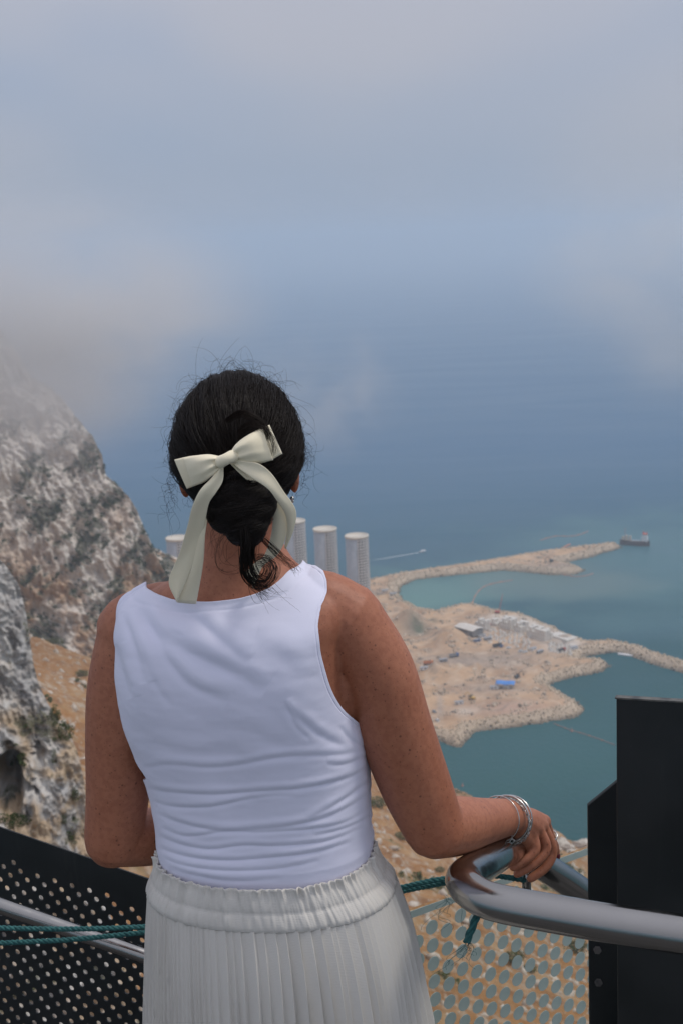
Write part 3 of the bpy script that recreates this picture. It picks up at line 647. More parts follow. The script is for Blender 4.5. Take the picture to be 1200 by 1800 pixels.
def excavator(px, py, rz, label, colr='yellow'):
    e = empty('excavator', land_at(px, py).tolist()); e.rotation_euler = (0, 0, rz); e.scale = (1.25,) * 3; tag(e, label, 'excavator', 'vehicles on the site')
    for s in (-1, 1):
        C = catmull([(-1.9, s * 1.2, .45), (-1.7, s * 1.2, .85), (1.7, s * 1.2, .85), (1.9, s * 1.2, .45), (1.7, s * 1.2, .05), (-1.7, s * 1.2, .05), (-1.9, s * 1.2, .45)], 40); mesh('track', *tube_vf(C, .22, 8, False), RUBBER, e)
    V, F = box_vf((-.3, 0, 1.7), (3.4, 2.4, 1.2)); bevel(mesh('house', V, F, PAINT[colr], e, False), .1); V, F = box_vf((.8, .7, 2.7), (1.3, 1.0, 1.3), 0, .85); bevel(mesh('cab', V, F, GLS, e, False), .06)
    b = mesh('boom', *tube_vf(catmull([(1.2, -.2, 2.0), (2.8, -.2, 4.6), (4.6, -.2, 4.8)], 12), np.linspace(.35, .22, 12), 6), PAINT[colr], e); a_ = mesh('stick', *tube_vf(np.array([(4.4, -.2, 5.0), (6.0, -.2, 2.2)]), np.array([.24, .16]), 6), PAINT[colr], e)
    V, F = box_vf((6.1, -.2, 1.6), (.9, 1.0, .9), 0, .6); mesh('bucket', V, F, PAINT['dark'], e, False)
excavator(829, 1230, 2.6, 'yellow excavator on the tan platform left of the blue canopy'); excavator(908, 1192, .6, 'dark excavator on the track just above the blue canopy', 'dark'); excavator(968, 988, 2.9, 'dark excavator working on the inner spit near the ship', 'dark')
# site cabins
def cabin(px, py, rz, label, colr='white', hgt=2.8):
    e = empty('site_cabin', land_at(px, py).tolist()); e.rotation_euler = (0, 0, rz); tag(e, label, 'cabin', 'site cabins and containers')
    V, F = box_vf((0, 0, hgt / 2), (7.5, 3.0, hgt)); w_ = bevel(mesh('wall', V, F, PAINT[colr], e, False), .08, 1); V, F = box_vf((0, 0, hgt + .08), (7.9, 3.4, .16)); mesh('roof', V, F, PAINT['grey'], e, False)
    V, F = box_vf((-2.4, -1.53, 1.05), (.95, .06, 2.1)); mesh('door', V, F, PAINT['dark'], w_, False); V, F = box_vf((1.0, -1.53, 1.6), (1.6, .06, .9)); mesh('window', V, F, GLS, w_, False)
for px, py, rz, cl, lb in ((846, 1120, .4, 'white', 'white site cabin just right of the pale-roofed shed'), (856, 1125, .4, 'grey', 'grey site cabin right of a white one beside the shed'), (838, 1128, .5, 'blue', 'blue container below the pale-roofed shed'), (936, 1143, .7, 'white', 'white site cabin under the longest block stack'),
        (948, 1148, .7, 'grey', 'grey site cabin right of the white one under the longest stack'), (1008, 1141, .5, 'white', 'white site cabin at the root of the long breakwater'), (744, 1178, .2, 'white', 'white site cabin below the orange truck'), (778, 1163, .2, 'grey', 'grey container between orange and blue trucks'),
        (868, 1211, .1, 'white', 'white container left of the blue canopy'), (806, 1238, .2, 'white', 'white site cabin left of the yellow excavator'), (690, 1046, .3, 'white', 'white cabin behind the right shoulder near the last tower'), (676, 1040, .3, 'white', 'white cabin tucked between shoulder and last tower')):
    cabin(px, py, rz, lb, cl)
# blue canopy
TARP = flat_mat('blue_tarpaulin', (0.05, 0.22, 0.62), (0.08, 0.28, 0.70), .3, .5)
p = land_at(888, 1208); e = empty('blue_canopy', p.tolist()); e.rotation_euler = (0, 0, -.25); tag(e, 'bright blue tarpaulin canopy on posts on the reclaimed platform', 'canopy')
for sx in (-1, 1):
    for sy in (-1, 1): mesh('post', *tube_vf(np.array([[sx * 7, sy * 4.5, 0], [sx * 7, sy * 4.5, 4.5]]), .15, 8), PAINT['grey'], e)
u, v = np.meshgrid(np.linspace(-1, 1, 13), np.linspace(-1, 1, 9)); V = np.stack([u.ravel() * 8.5, v.ravel() * 5.5, 4.4 + 1.8 * (1 - np.abs(v.ravel())) - .5 * np.cos(u.ravel() * 5) * .4], -1); o = mesh('tarpaulin', V, grid_faces(9, 13), TARP, e); o.modifiers.new('t', 'SOLIDIFY').thickness = .06
V, F = box_vf((1, -2.5, 1.3), (6, 2.4, 2.6)); mesh('container', V, F, PAINT['white'], e, False)
# crane
p = land_at(873, 1076); e = empty('crawler_crane', p.tolist()); tag(e, 'thin red lattice crane at the seaward edge of the yard', 'crane')
V, F = box_vf((0, 0, 1.6), (5, 3.4, 2.4)); bevel(mesh('house', V, F, PAINT['red'], e, False), .15)
for s in (-1, 1): V, F = box_vf((0, s * 2.0, .45), (6, .8, .9)); mesh('track', V, F, RUBBER, e, False)
P = []; tip = np.array([6.0, 0, 21.0]); b0 = np.array([2.0, 0, 2.0])
for sx, sy in ((-.5, -.5), (.5, -.5), (.5, .5), (-.5, .5)): P.append(tube_vf(np.array([b0 + [sx, sy, 0], tip + [sx * .5, sy * .5, 0]]), .10, 5))
for k in range(14):
    f0, f1 = k / 14, (k + 1) / 14; P.append(tube_vf(np.array([b0 + (tip - b0) * f0 + [-.5, -.5 + (k % 2), 0], b0 + (tip - b0) * f1 + [.5, .5 - (k % 2), 0]]), .06, 4))
V, F = merge(P); mesh('lattice_boom', V, F, PAINT['red'], e)['kind'] = 'stuff'
# jetty hut and small mooring pontoon along the breakwater
p = ground(1100, 1152, SEA); e = empty('pontoon', p.tolist()); e.rotation_euler = (0, 0, -.5); tag(e, 'white floating pontoon moored inside the long breakwater', 'pontoon'); V, F = box_vf((0, 0, .6), (16, 4, 1.2)); bevel(mesh('deck', V, F, PAINT['white'], e, False), .1)
for s in (-1, 1): mesh('bollard', *tube_vf(np.array([[s * 6, 1.2, 1.2], [s * 6, 1.2, 2.2]]), .3, 8), PAINT['dark'], e)

# ---- ship, boat, buoys, floating lines
HULL = flat_mat('ship_hull', (0.045, 0.035, 0.045), (0.09, 0.05, 0.05), .2, .6)
def ship():
    A, B = ground(1089, 957, SEA), ground(1141, 960, SEA); c = (A + B) / 2; d = B - A; L = np.linalg.norm(d); e = empty('dredger_ship', c.tolist()); e.rotation_euler = (0, 0, math.atan2(d[1], d[0])); tag(e, 'dark-hulled dredger with white bridge and orange roof at the breakwater tip', 'ship')
    B_ = L * .17; xs_ = np.linspace(-.5, .5, 25) * L; f = np.clip(1 - np.abs(np.linspace(-1, 1, 25)) ** 5, .02, 1) ** .5; f[:8] = np.maximum(f[:8], .75); Hh = L * .105
    P = []
    for x, k in zip(xs_, f):
        w_ = B_ / 2 * k; sh = Hh * (1 + .25 * (x / L) ** 2 * 4); P.append([(x, -w_ * .8, -1), (x, -w_, sh * .5), (x, -w_, sh), (x, w_, sh), (x, w_, sh * .5), (x, w_ * .8, -1)])
    V = np.array(P).reshape(-1, 3); F = grid_faces(25, 6, True).tolist() + [list(range(6)), [24 * 6 + k for k in range(6)][::-1]]; mesh('hull', V, F, HULL, e, False)
    V, F = box_vf((L * .33, 0, Hh + L * .055), (L * .20, B_ * .85, L * .12), 0, .95); sup = mesh('bridge', V, F, PAINT['white'], e, False); V, F = box_vf((L * .34, 0, Hh + L * .145), (L * .13, B_ * .8, L * .06)); mesh('wheelhouse', V, F, PAINT['white'], sup, False)
    V, F = box_vf((L * .34, 0, Hh + L * .18), (L * .15, B_ * .9, L * .022)); mesh('bridge_roof', V, F, flat_mat('orange_red', (.62, .12, .06), None, 1, .5), sup, False)
    mesh('funnel', *tube_vf(np.array([[L * .28, 0, Hh + L * .10], [L * .28, 0, Hh + L * .24]]), L * .022, 10), PAINT['red'], sup)
    for k, (x, hh) in enumerate(((-.40, .10), (-.28, .13), (-.16, .12))):
        V, F = box_vf((L * x, 0, Hh + L * hh / 2), (L * .09, B_ * .6, L * hh), 0, .75); mesh('deck_gear', V, F, flat_mat('deck_gear', (.42, .38, .32), (.52, .48, .4), .3, .8) if k == 0 else bpy.data.materials['deck_gear'], e, False)
    for x, hh in ((-.33, .30), (.40, .26)): mesh('mast', *tube_vf(np.array([[L * x, 0, Hh], [L * x, 0, Hh + L * hh]]), L * .006, 6), PAINT['red'], e)
    e.scale = (1, 1, 1.45)
    V, F = box_vf((L * .05, 0, Hh * 1.02), (L * .30, B_ * .7, L * .02)); mesh('hatch', V, F, PAINT['grey'], e, False)
ship()
A, B = ground(742, 970, SEA), ground(640, 989, SEA); d = A - B; L = np.linalg.norm(d); d /= L; hd = math.atan2(d[1], d[0])
e = empty('motorboat', A.tolist()); e.rotation_euler = (0, 0, hd); e.scale = (1.5,) * 3; tag(e, 'small white motorboat running out to sea ahead of its wake', 'boat')
V = np.array([[(x, -w_ * .7, -.2), (x, -w_, h_), (x, w_, h_), (x, w_ * .7, -.2)] for x, w_, h_ in ((-3, 1.1, .9), (-1, 1.25, .95), (1, 1.15, 1.05), (2.4, .6, 1.25), (3.2, .05, 1.4))]).reshape(-1, 3); mesh('hull', V, grid_faces(5, 4, True).tolist() + [[0, 1, 2, 3], [16, 17, 18, 19][::-1]], PAINT['white'], e, False)
V, F = box_vf((-.2, 0, 1.5), (1.8, 1.5, .9), 0, .75); mesh('cabin', V, F, PAINT['white'], e, False); V, F = box_vf((-3.1, 0, .9), (.4, .5, .9)); mesh('outboard_motor', V, F, PAINT['dark'], e, False)
FOAM = NT('wake_foam'); f_ = FOAM.noise(0.35, 6, .7, FOAM.coord('Object')); at_ = FOAM.attr('fade', 'Fac'); FOAM.set(Base_Color=(.75, .80, .82), Roughness=.8, Alpha=FOAM.math('MULTIPLY', at_, FOAM.rng(f_, .35, .6)))
n = 60; s = np.linspace(0, 1, n); wv = 1.2 + 5.0 * s; V, A2 = [], []
for k in range(n):
    c_ = A - d * (4 + s[k] * L * 1.0) + np.array([0, 0, .12]); nr_ = np.array([-d[1], d[0], 0]); c_ = c_ + nr_ * 6 * s[k] ** 2
    for q in (-1, -.4, .4, 1): V.append(c_ + nr_ * q * wv[k]); A2.append((1 - s[k]) ** 1.2 * (1.0 if abs(q) < .5 else .15))
tag(mesh('wake', np.array(V), grid_faces(n, 4), FOAM.m, attr={'fade': np.array(A2)}), 'white foamy wake trailing behind the motorboat', 'wake', kind='stuff')
def whitecaps():
    Vs, Fs, Fd, o_ = [], [], [], 0; r = np.random.default_rng(31)
    for px, py, n_ in ((708, 742, 2), (760, 735, 3), (690, 752, 2)):
        for k in range(n_):
            c_ = ground(px + r.normal() * 12, py + r.normal() * 3, SEA) + np.array([0, 0, .15]); l_, w_ = 14 + 22 * r.random(), 2 + 3 * r.random()
            Vs += [c_ + [-l_, 0, 0], c_ + [0, -w_, 0], c_ + [l_, 0, 0], c_ + [0, w_, 0], c_]; Fs += [[o_, o_+1, o_+4], [o_+1, o_+2, o_+4], [o_+2, o_+3, o_+4], [o_+3, o_, o_+4]]; Fd += [0, 0, 0, 0, .5]; o_ += 5
    tag(mesh('foam_patches', np.array(Vs), Fs, FOAM.m, attr={'fade': np.array(Fd)}), 'faint foam streaks on the open sea', 'foam', kind='stuff')
whitecaps()
PINK = flat_mat('floating_pipe', (0.42, 0.21, 0.18), (0.50, 0.28, 0.24), .1, .7)
def floater(pts, label, r_=.9):
    P = catmull([ground(x, y, SEA) + np.array([0, 0, .3]) for x, y in pts], 60); e = empty('floating_pipeline', P[0].tolist()); tag(e, label, 'pipeline', 'floating dredge pipelines')
    o = mesh('pipe', P - P[0], *[tube_vf(P - P[0], r_, 8)[1]], PINK) if False else mesh('pipe', *tube_vf(P - P[0], r_, 8), PINK); o.parent = e
    for k in range(6, 60, 9): f = mesh('float', *tube_vf(np.array([P[k - 1] - P[0], P[k] - P[0]]), r_ * 1.6, 8), PAINT['orange']); f.parent = e
floater([(948, 950), (975, 943), (1000, 943), (1018, 940), (1033, 934)], 'pink floating pipeline on open sea beyond the breakwater', .55)
floater([(972, 972), (985, 966), (992, 962), (1001, 957)], 'short pink floating pipeline touching the breakwater near the ship', 1.2)
floater([(828, 1066), (834, 1048), (846, 1034), (866, 1026), (900, 1020)], 'long pink floating pipeline curving across the enclosed bay', .5)
floater([(985, 1010), (1010, 1014), (1030, 1012), (1042, 1008)], 'pink floating pipeline off the inner spit', .45)
floater([(972, 1272), (1000, 1283), (1030, 1292), (1080, 1310)], 'faint floating line across dark water by the tall plate', .25)
def buoy(px, py, s, label):
    e = empty('buoy', ground(px, py, SEA).tolist()); tag(e, label, 'buoy', 'pink buoys'); mesh('float', *ball_vf((0, 0, s * .4), s), PINK, e); mesh('mast', *tube_vf(np.array([[0, 0, s], [0, 0, s * 3.2]]), s * .28, 8), PINK, e)
def ball_vf(c, r_):
    u = np.linspace(.05, math.pi - .05, 9); a_ = np.linspace(0, 2 * math.pi, 14, endpoint=False); U, A = np.meshgrid(u, a_, indexing='ij'); return np.stack([np.sin(U) * np.cos(A), np.sin(U) * np.sin(A), np.cos(U)], -1).reshape(-1, 3) * r_ + np.asarray(c), grid_faces(9, 14, True)
buoy(1004, 1286, 1.0, 'pink buoy on the floating line by the tall dark plate'); buoy(812, 1382, .9, 'small pink buoy on open water beside the bent right arm')

# ================================================================== the person at the rail
YAW = R(8); CYW, SYW = math.cos(YAW), math.sin(YAW)
TZ  = [0.60, 0.75, 0.85, 0.95, 1.02, 1.10, 1.18, 1.25, 1.30, 1.335, 1.355, 1.372, 1.39, 1.42, 1.47]
TXC = [-.112,-.111,-.114,-.121,-.124,-.128,-.140,-.147,-.145,-.141,-.139,-.137,-.135,-.133,-.131]
TA  = [.185, .188, .176, .150, .138, .141, .150, .150, .150, .152, .146, .122, .086, .060, .051]
TB  = [.125, .130, .125, .112, .102, .104, .108, .109, .104, .092, .078, .066, .058, .052, .050]
TYC = [1.655,1.655,1.655,1.655,1.66, 1.66, 1.655,1.65, 1.648,1.645,1.645,1.645,1.645,1.65,1.66]
def torso(phi, z, off=0.0):
    """point of the trunk surface; phi 0 = middle of the back, +90 deg = her right side"""
    z = np.asarray(z, float); phi = np.asarray(phi, float)
    xc, a, b, yc = (smooth_interp(z, TZ, q) for q in (TXC, TA, TB, TYC))
    e = 2 / 2.35; s, c = np.sin(phi), np.cos(phi)
    lx = (a + off) * np.sign(s) * np.abs(s) ** e; ly = -(b + off) * np.sign(c) * np.abs(c) ** e
    groove = 0.007 * np.exp(-(phi / 0.16) ** 2) * np.exp(-((z - 1.12) / 0.14) ** 2)          # spine
    blade = 0.007 * (np.exp(-((phi - 0.62) / 0.28) ** 2) + np.exp(-((phi + 0.62) / 0.28) ** 2)) * np.exp(-((z - 1.27) / 0.06) ** 2)
    ly = ly + groove - blade
    tilt = 0.035 * np.clip((z - 1.15) / 0.2, 0, 1) * lx
    return np.stack([xc + lx * CYW + ly * SYW, yc - lx * SYW + ly * CYW, z + tilt], -1)
SKIN = NT('skin')
def skin_mat():
    m = SKIN; v = m.coord('Object')
    c = m.mix(m.rng(m.noise(9, 4, 0.5, v), 0.35, 0.65), (0.365, 0.134, 0.070), (0.425, 0.166, 0.090))
    c = m.mix(m.rng(m.noise(120, 3, 0.6, v), 0.42, 0.62, 0.0, 0.30), c, (0.23, 0.068, 0.034))
    for sc, thr, k in ((75, 0.17, 0.6), (130, 0.20, 0.55), (240, 0.24, 0.45)):
        vo = m.n('TexVoronoi'); vo.inputs['Scale'].default_value = sc; vo.inputs['Randomness'].default_value = 1.0; m.l(v, vo.inputs['Vector'])
        sp = m.n('SeparateColor'); m.l(vo.outputs['Color'], sp.inputs[0])
        f = m.math('MULTIPLY', m.rng(vo.outputs['Distance'], thr * 0.4, thr, 1.0, 0.0), m.rng(sp.outputs[0], 0.40, 0.48, 0.0, k))
        c = m.mix(f, c, (0.075, 0.020, 0.010))
    m.set(Base_Color=c, Roughness=0.55); m.p.inputs['Subsurface Weight'].default_value = 0.12
    m.p.inputs['Subsurface Radius'].default_value = (0.012, 0.005, 0.003); m.p.inputs['Subsurface Scale'].default_value = 0.4
    m.bump(m.noise(420, 3, 0.6, v), 0.12, 0.002); return m.m
skin_mat()
def chain(P, rad, n=24, ns=20, flat=1.0):
    C = catmull(np.array(P, float), n); r = catmull(np.array(rad, float), n)[:, 0]
    t = np.linspace(0, 1, n)
    # rounded ends
    d0 = C[0] - C[1]; d0 /= np.linalg.norm(d0); d1 = C[-1] - C[-2]; d1 /= np.linalg.norm(d1)
    k = np.array([0.98, 0.8, 0.45]); q = np.sqrt(1 - k ** 2)
    C = np.vstack([[C[0] + d0 * r[0] * x for x in k], C, [C[-1] + d1 * r[-1] * x for x in k[::-1]]])
    r = np.concatenate([r[0] * q, r, r[-1] * q[::-1]])
    return tube_vf(C, r, ns, True, flat)
def ball(c, s, rot=None, n=18):
    u = np.linspace(0.02, math.pi - 0.02, n); a = np.linspace(0, 2 * math.pi, 2 * n, endpoint=False)
    U, A = np.meshgrid(u, a, indexing='ij'); V = np.stack([np.sin(U) * np.cos(A), np.sin(U) * np.sin(A), np.cos(U)], -1).reshape(-1, 3) * np.asarray(s)
    if rot is not None: V = V @ np.array(rot).T
    F = grid_faces(n, 2 * n, True).tolist(); F.append(list(range(2 * n))); F.append([(n - 1) * 2 * n + k for k in range(2 * n)][::-1])
    return V + np.asarray(c), F
def trunk_vf():
    zz = np.concatenate([np.linspace(0.60, 1.30, 40), np.linspace(1.305, 1.47, 30)]); ph = np.linspace(-math.pi, math.pi, 72, endpoint=False)
    PH, ZZ = np.meshgrid(ph, zz); V = torso(PH.ravel(), ZZ.ravel(), -0.002); F = grid_faces(len(zz), 72, True).tolist()
    F.append(list(range(72))[::-1]); F.append([(len(zz) - 1) * 72 + k for k in range(72)]); return V, F
HC = np.array([-0.131, 1.662, 1.546])
SHL, ELL = np.array([-0.288, 1.702, 1.304]), at(200, 1474, 1.705)
SHR, ELR, WRR = np.array([0.003, 1.634, 1.323]), at(762, 1458, 1.655), at(893, 1436, 1.86)
WRL = at(425, 1462, 1.86)
parts = [trunk_vf()]
parts.append(chain([(-.133, 1.655, 1.36), (-.132, 1.655, 1.43), (-.131, 1.668, 1.50)], [.056, .053, .055], 12))
parts.append(ball(HC, (.072, .092, .098)))
parts.append(ball(HC + np.array([.004, .035, -.055]), (.054, .058, .062)))
parts.append(ball(HC + np.array([.006, .080, -.092]), (.024, .020, .018)))                      # chin
fx = HC + np.array([.012, .088, 0.0])
parts.append(chain([fx + [0, .004, .008], fx + [.001, .014, -.018], fx + [.002, .021, -.036]], [.007, .009, .011], 8, 10))   # nose
parts.append(ball(fx + [0, -.004, .022], (.045, .012, .010))); parts.append(ball(fx + [.001, .004, -.062], (.022, .010, .006))); parts.append(ball(fx + [.001, .003, -.071], (.019, .010, .006)))
for s in (-1, 1): parts.append(ball(HC + np.array([s * .0715 + (.003 if s < 0 else 0), .004, -.030]), (.007, .016, .027), [[math.cos(s*.3), -math.sin(s*.3), 0], [math.sin(s*.3), math.cos(s*.3), 0], [0, 0, 1]], 12))
# arms
parts.append(chain([(-.190, 1.66, 1.342), (-.245, 1.682, 1.332), SHL], [.034, .042, .050], 10))
m1 = SHL * .5 + ELL * .5
parts.append(chain([SHL + [.004, 0, .003], SHL * .74 + ELL * .26 + [-.004, 0, 0], m1 + [-.004, 0, 0], SHL * .22 + ELL * .78, ELL], [.050, .0510, .0480, .0440, .0410], 30, 26))
parts.append(chain([ELL, ELL * .72 + WRL * .28, ELL * .4 + WRL * .6, WRL], [.0395, .0410, .034, .0265], 20, 22))
parts.append(chain([(-.085, 1.635, 1.352), (-.036, 1.634, 1.350), SHR + [-.004, 0, .002]], [.036, .044, .051], 10))
parts.append(chain([SHR + [-.004, 0, .0], SHR * .76 + ELR * .24 + [.006, -.003, .004], SHR * .5 + ELR * .5 + [.003, -.003, 0], SHR * .22 + ELR * .78, ELR + [0, 0, .003]], [.051, .0525, .0505, .0480, .0425], 30, 26))
parts.append(chain([ELR + [.002, 0, .002], ELR * .72 + WRR * .28, ELR * .4 + WRR * .6, WRR], [.0415, .0415, .0345, .0275], 22, 22))
# lat / armpit fullness on her right and left
parts.append(chain([SHR + [-.045, .0, -.03], (-.012, 1.625, 1.24), (-.010, 1.640, 1.17)], [.034, .032, .022], 10))
parts.append(chain([SHL + [.030, -.01, -.03], (-.272, 1.690, 1.23), (-.268, 1.680, 1.15)], [.034, .030, .020], 10))
# right hand on the rail
def finger(J, r0, r1): parts.append(chain(J, np.linspace(r0, r1, len(J)), 14, 12))
MC = dict(p=at(934, 1466, 1.905), r=at(945, 1457, 1.920), m=at(952, 1450, 1.940), i=at(956, 1444, 1.962))
for k, rr_ in (('p', .0108), ('r', .0112), ('m', .0116), ('i', .0116)):
    parts.append(chain([WRR * .85 + MC[k] * .15, WRR * .45 + MC[k] * .55 + [0, 0, .003], MC[k]], [.020, .0165, rr_], 12, 12))
finger([MC['p'], at(940, 1493, 1.898), at(921, 1512, 1.890), at(901, 1525, 1.888)], .0094, .0070)
finger([MC['r'], at(959, 1491, 1.915), at(938, 1518, 1.905), at(908, 1536, 1.902)], .0097, .0073)
finger([MC['m'], at(970, 1493, 1.940), at(958, 1524, 1.930), at(932, 1544, 1.925)], .0099, .0075)
finger([MC['i'], at(967, 1474, 1.985), at(974, 1490, 2.000), at(976, 1504, 2.005)], .0098, .0073)
finger([WRR * .7 + MC['i'] * .3, at(915, 1452, 1.975), at(922, 1476, 2.000), at(918, 1490, 2.020)], .016, .0095)   # thumb on the far side
parts.append(chain([WRR * .6 + MC['p'] * .4 + [0, 0, -.012], at(925, 1478, 1.905)], [.017, .014], 6, 12))
# left hand, loosely curled in front of her
HL = WRL + np.array([.045, .030, .004])
for k, (dy, ln) in enumerate(((-.026, .062), (-.009, .074), (.009, .080), (.027, .072))):
    b = WRL + np.array([.080, .020 + dy * 1.0, .008 - abs(dy) * .2])
    parts.append(chain([WRL, HL + [0, dy * .7, 0], b], [.019, .0155, .0115], 10, 12))
    finger([b, b + [ln * .45, .012, -.006], b + [ln * .75, .016, -.026], b + [ln * .80, .012, -.048]], .0100, .0078)
finger([WRL + [.02, .02, 0], WRL + [.045, .058, .006], WRL + [.072, .070, -.004], WRL + [.095, .072, -.014]], .015, .0095)
# legs and feet under the skirt
for s in (-1, 1):
    hx = -.112 + s * .085
    parts.append(chain([(hx, 1.655, .72), (hx - s * .006, 1.66, .47), (hx - s * .008, 1.64, .30), (hx - s * .01, 1.645, .08)], [.088, .060, .055, .038], 24))
    parts.append(chain([(hx, 1.625, .035), (hx, 1.70, .036), (hx + s * .01, 1.81, .022)], [.034, .036, .022], 14))
TRUNK_N = 3
V, F = merge(parts)
tmp = mesh('body_build', V, F, None, smooth=True)
rm = tmp.modifiers.new('r', 'REMESH'); rm.mode = 'VOXEL'; rm.voxel_size = 0.0023; rm.use_smooth_shade = True
sm = tmp.modifiers.new('s', 'SMOOTH'); sm.factor = 0.5; sm.iterations = 12
dg = bpy.context.evaluated_depsgraph_get(); bme = bpy.data.meshes.new_from_object(tmp.evaluated_get(dg))
bpy.data.objects.remove(tmp)
person = empty('person', (-0.115, 1.655, 0.0))
tag(person, 'dark-haired person in white top and pleated skirt, right hand resting on the rail', 'person')
OFF = Matrix.Translation((0.115, -1.655, 0.0))
def pp(o, parent=None):                  # world-space part of the person
    o.parent = parent or person; o.matrix_parent_inverse = Matrix.Identity(4)
    if parent is None: o.location = (0.115, -1.655, 0.0)
    return o
bme.name = 'body'; bme.materials.clear(); bme.materials.append(SKIN.m)
bme.polygons.foreach_set('use_smooth', np.ones(len(bme.polygons), bool))
body = bpy.data.objects.new('body', bme); col.objects.link(body); pp(body)
bco = np.empty(len(bme.vertices) * 3, np.float32); bme.vertices.foreach_get('co', bco); bco = bco.reshape(-1, 3)
# clothes are fitted to the trunk and shoulders, not to the arms hanging beside it
_polys = [tuple(p.vertices) for p in bme.polygons]
_d = np.minimum.reduce([np.linalg.norm(bco - (a_ + (b_ - a_) * np.clip(((bco - a_) @ (b_ - a_)) / ((b_ - a_) @ (b_ - a_)), 0, 1)[:, None]), axis=1) for a_, b_ in ((SHL * .85 + ELL * .15, ELL), (SHR * .85 + ELR * .15, ELR), (ELL, WRL))])
_arm = _d < 0.058
BT = BVHTree.FromPolygons([Vector(v) for v in bco.tolist()], [q for q in _polys if not _arm[list(q)].all()])
def snap(V, gap, wgt):
    V = np.array(V, float)
    for i in range(len(V)):
        p, nrm, fi, d = BT.find_nearest(Vector(V[i]), 0.05)
        if p is None: continue
        V[i] = V[i] * (1 - wgt[i]) + np.array(p + nrm * gap) * wgt[i]
    return V
def push_out(V, gap, only=None):
    V = np.array(V, float)
    for i in range(len(V)):
        p, nrm, fi, d = BT.find_nearest(Vector(V[i]), 0.06)
        if p is None: continue
        sd = (Vector(V[i]) - p).dot(nrm)
        if gap - 0.022 < sd < gap: V[i] = V[i] + np.array(nrm) * (gap - sd)
    return V

# ---- white top
def curve_x(pts):
    pts = np.array(pts, float); o = np.argsort(pts[:, 1]); return lambda y: np.interp(y, pts[o, 1], pts[o, 0])
ARM_L = [(219, 1050), (212, 1068), (200, 1110), (195, 1150), (193, 1185), (194, 1225), (199, 1262), (214, 1295), (236, 1328), (262, 1358)]
ARM_R = [(571, 1008), (569, 1020), (559, 1060), (557, 1110), (561, 1150), (574, 1200), (590, 1235), (606, 1256), (632, 1274)]
NECK = [(238, 900), (255, 1000), (262, 1040), (275, 1046), (310, 1057), (350, 1060), (400, 1056), (440, 1048), (475, 1034), (494, 1019), (504, 1007), (512, 985), (524, 900)]
def solve_P(z, bx, side, ymax):
    ph = np.linspace(0.2, R(92), 160) * side; P = torso(ph, np.full(160, z), .006); x, y = to_px(P)
    if y[-1] > ymax: return R(90)
    s = (x - bx(y)) * side; k = np.argmax(s > 0)
    return abs(ph[k]) if s.max() > 0 else (R(97) if z > 1.35 else R(90))
zs_ = np.linspace(0.94, 1.402, 66); fl, fr = curve_x(ARM_L), curve_x(ARM_R)
PL = np.array([solve_P(z, fl, -1, 1350) for z in zs_]); PR = np.array([solve_P(z, fr, 1, 1272) for z in zs_])
kern = np.array([1, 2, 3, 2, 1]) / 9.0
PL = np.convolve(np.pad(PL, 2, 'edge'), kern, 'valid'); PR = np.convolve(np.pad(PR, 2, 'edge'), kern, 'valid')
nk = np.array(NECK, float)
def solve_N(phi):
    zz = np.linspace(1.30, 1.40, 200); P = torso(np.full(200, phi), zz, .006); x, y = to_px(P)
    s = y - np.interp(x, nk[:, 0], nk[:, 1]); k = np.argmax(s < 0); return zz[k] if s.min() < 0 else 1.40
pn = np.linspace(R(-97), R(97), 71); ZN = np.clip(np.array([solve_N(p) for p in pn]), 1.33, 1.402)
ZN = np.convolve(np.pad(ZN, 2, 'edge'), np.ones(5) / 5, 'valid')
FOLDS = [  # traced creases: points in the zoomed picture, width, depth in mm
 ([(240,700),(330,690),(450,700),(560,690),(700,665),(850,660),(960,650)], 10, 2.2), ([(250,770),(350,785),(480,790),(620,780),(760,770),(900,740),(980,700)], 9, 3.0),
 ([(270,812),(350,832),(470,830),(600,802),(740,790)], 8, 2.2), ([(280,850),(360,885),(480,910),(620,905),(760,890),(880,850),(985,790)], 9, 3.2),
 ([(300,900),(380,930),(500,918),(640,917),(800,905),(900,885),(985,840)], 7, 2.2), ([(290,930),(370,960),(460,975),(560,962),(700,962),(850,945),(960,900)], 8, 2.6),
 ([(285,970),(400,1002),(520,1012),(660,1002),(800,985),(920,950)], 8, 2.6), ([(290,1000),(380,1030),(520,1047),(680,1040),(820,1012)], 8, 2.2), ([(330,1040),(450,1070),(560,1082),(700,1072)], 9, 2.0),
 ([(780,872),(880,822),(990,742)], 9, 2.4), ([(800,930),(900,905),(1000,860)], 8, 2.0), ([(840,690),(900,690),(985,660)], 9, 1.8),
 ([(700,495),(760,545),(820,592),(910,640)], 13, 2.4), ([(700,478),(712,500),(740,560),(790,610)], 9, 1.6), ([(880,560),(920,610),(970,640)], 10, 2.0),
 ([(190,150),(250,230),(330,290),(430,340),(560,400),(640,445)], 26, 7.0), ([(170,185),(200,270),(225,350),(240,420)], 15, 4.8), ([(245,170),(270,260),(330,360),(400,430),(520,480)], 18, 4.2),
 ([(148,290),(172,390),(196,470)], 13, 3.6), ([(290,160),(400,205),(500,290),(590,350)], 20, 5.0), ([(420,168),(520,155),(620,120)], 14, 1.6), ([(215,205),(235,300),(275,420),(330,500)], 12, 1.6),
 ([(135,420),(150,540),(190,640),(235,690)], 14, 2.0), ([(260,620),(400,650),(560,640)], 18, 1.5), ([(600,300),(690,330),(760,420)], 30, 2.0), ([(330,250),(360,262),(372,266)], 7, 0.8), ([(520,560),(640,600),(740,650)], 22, 1.2)]
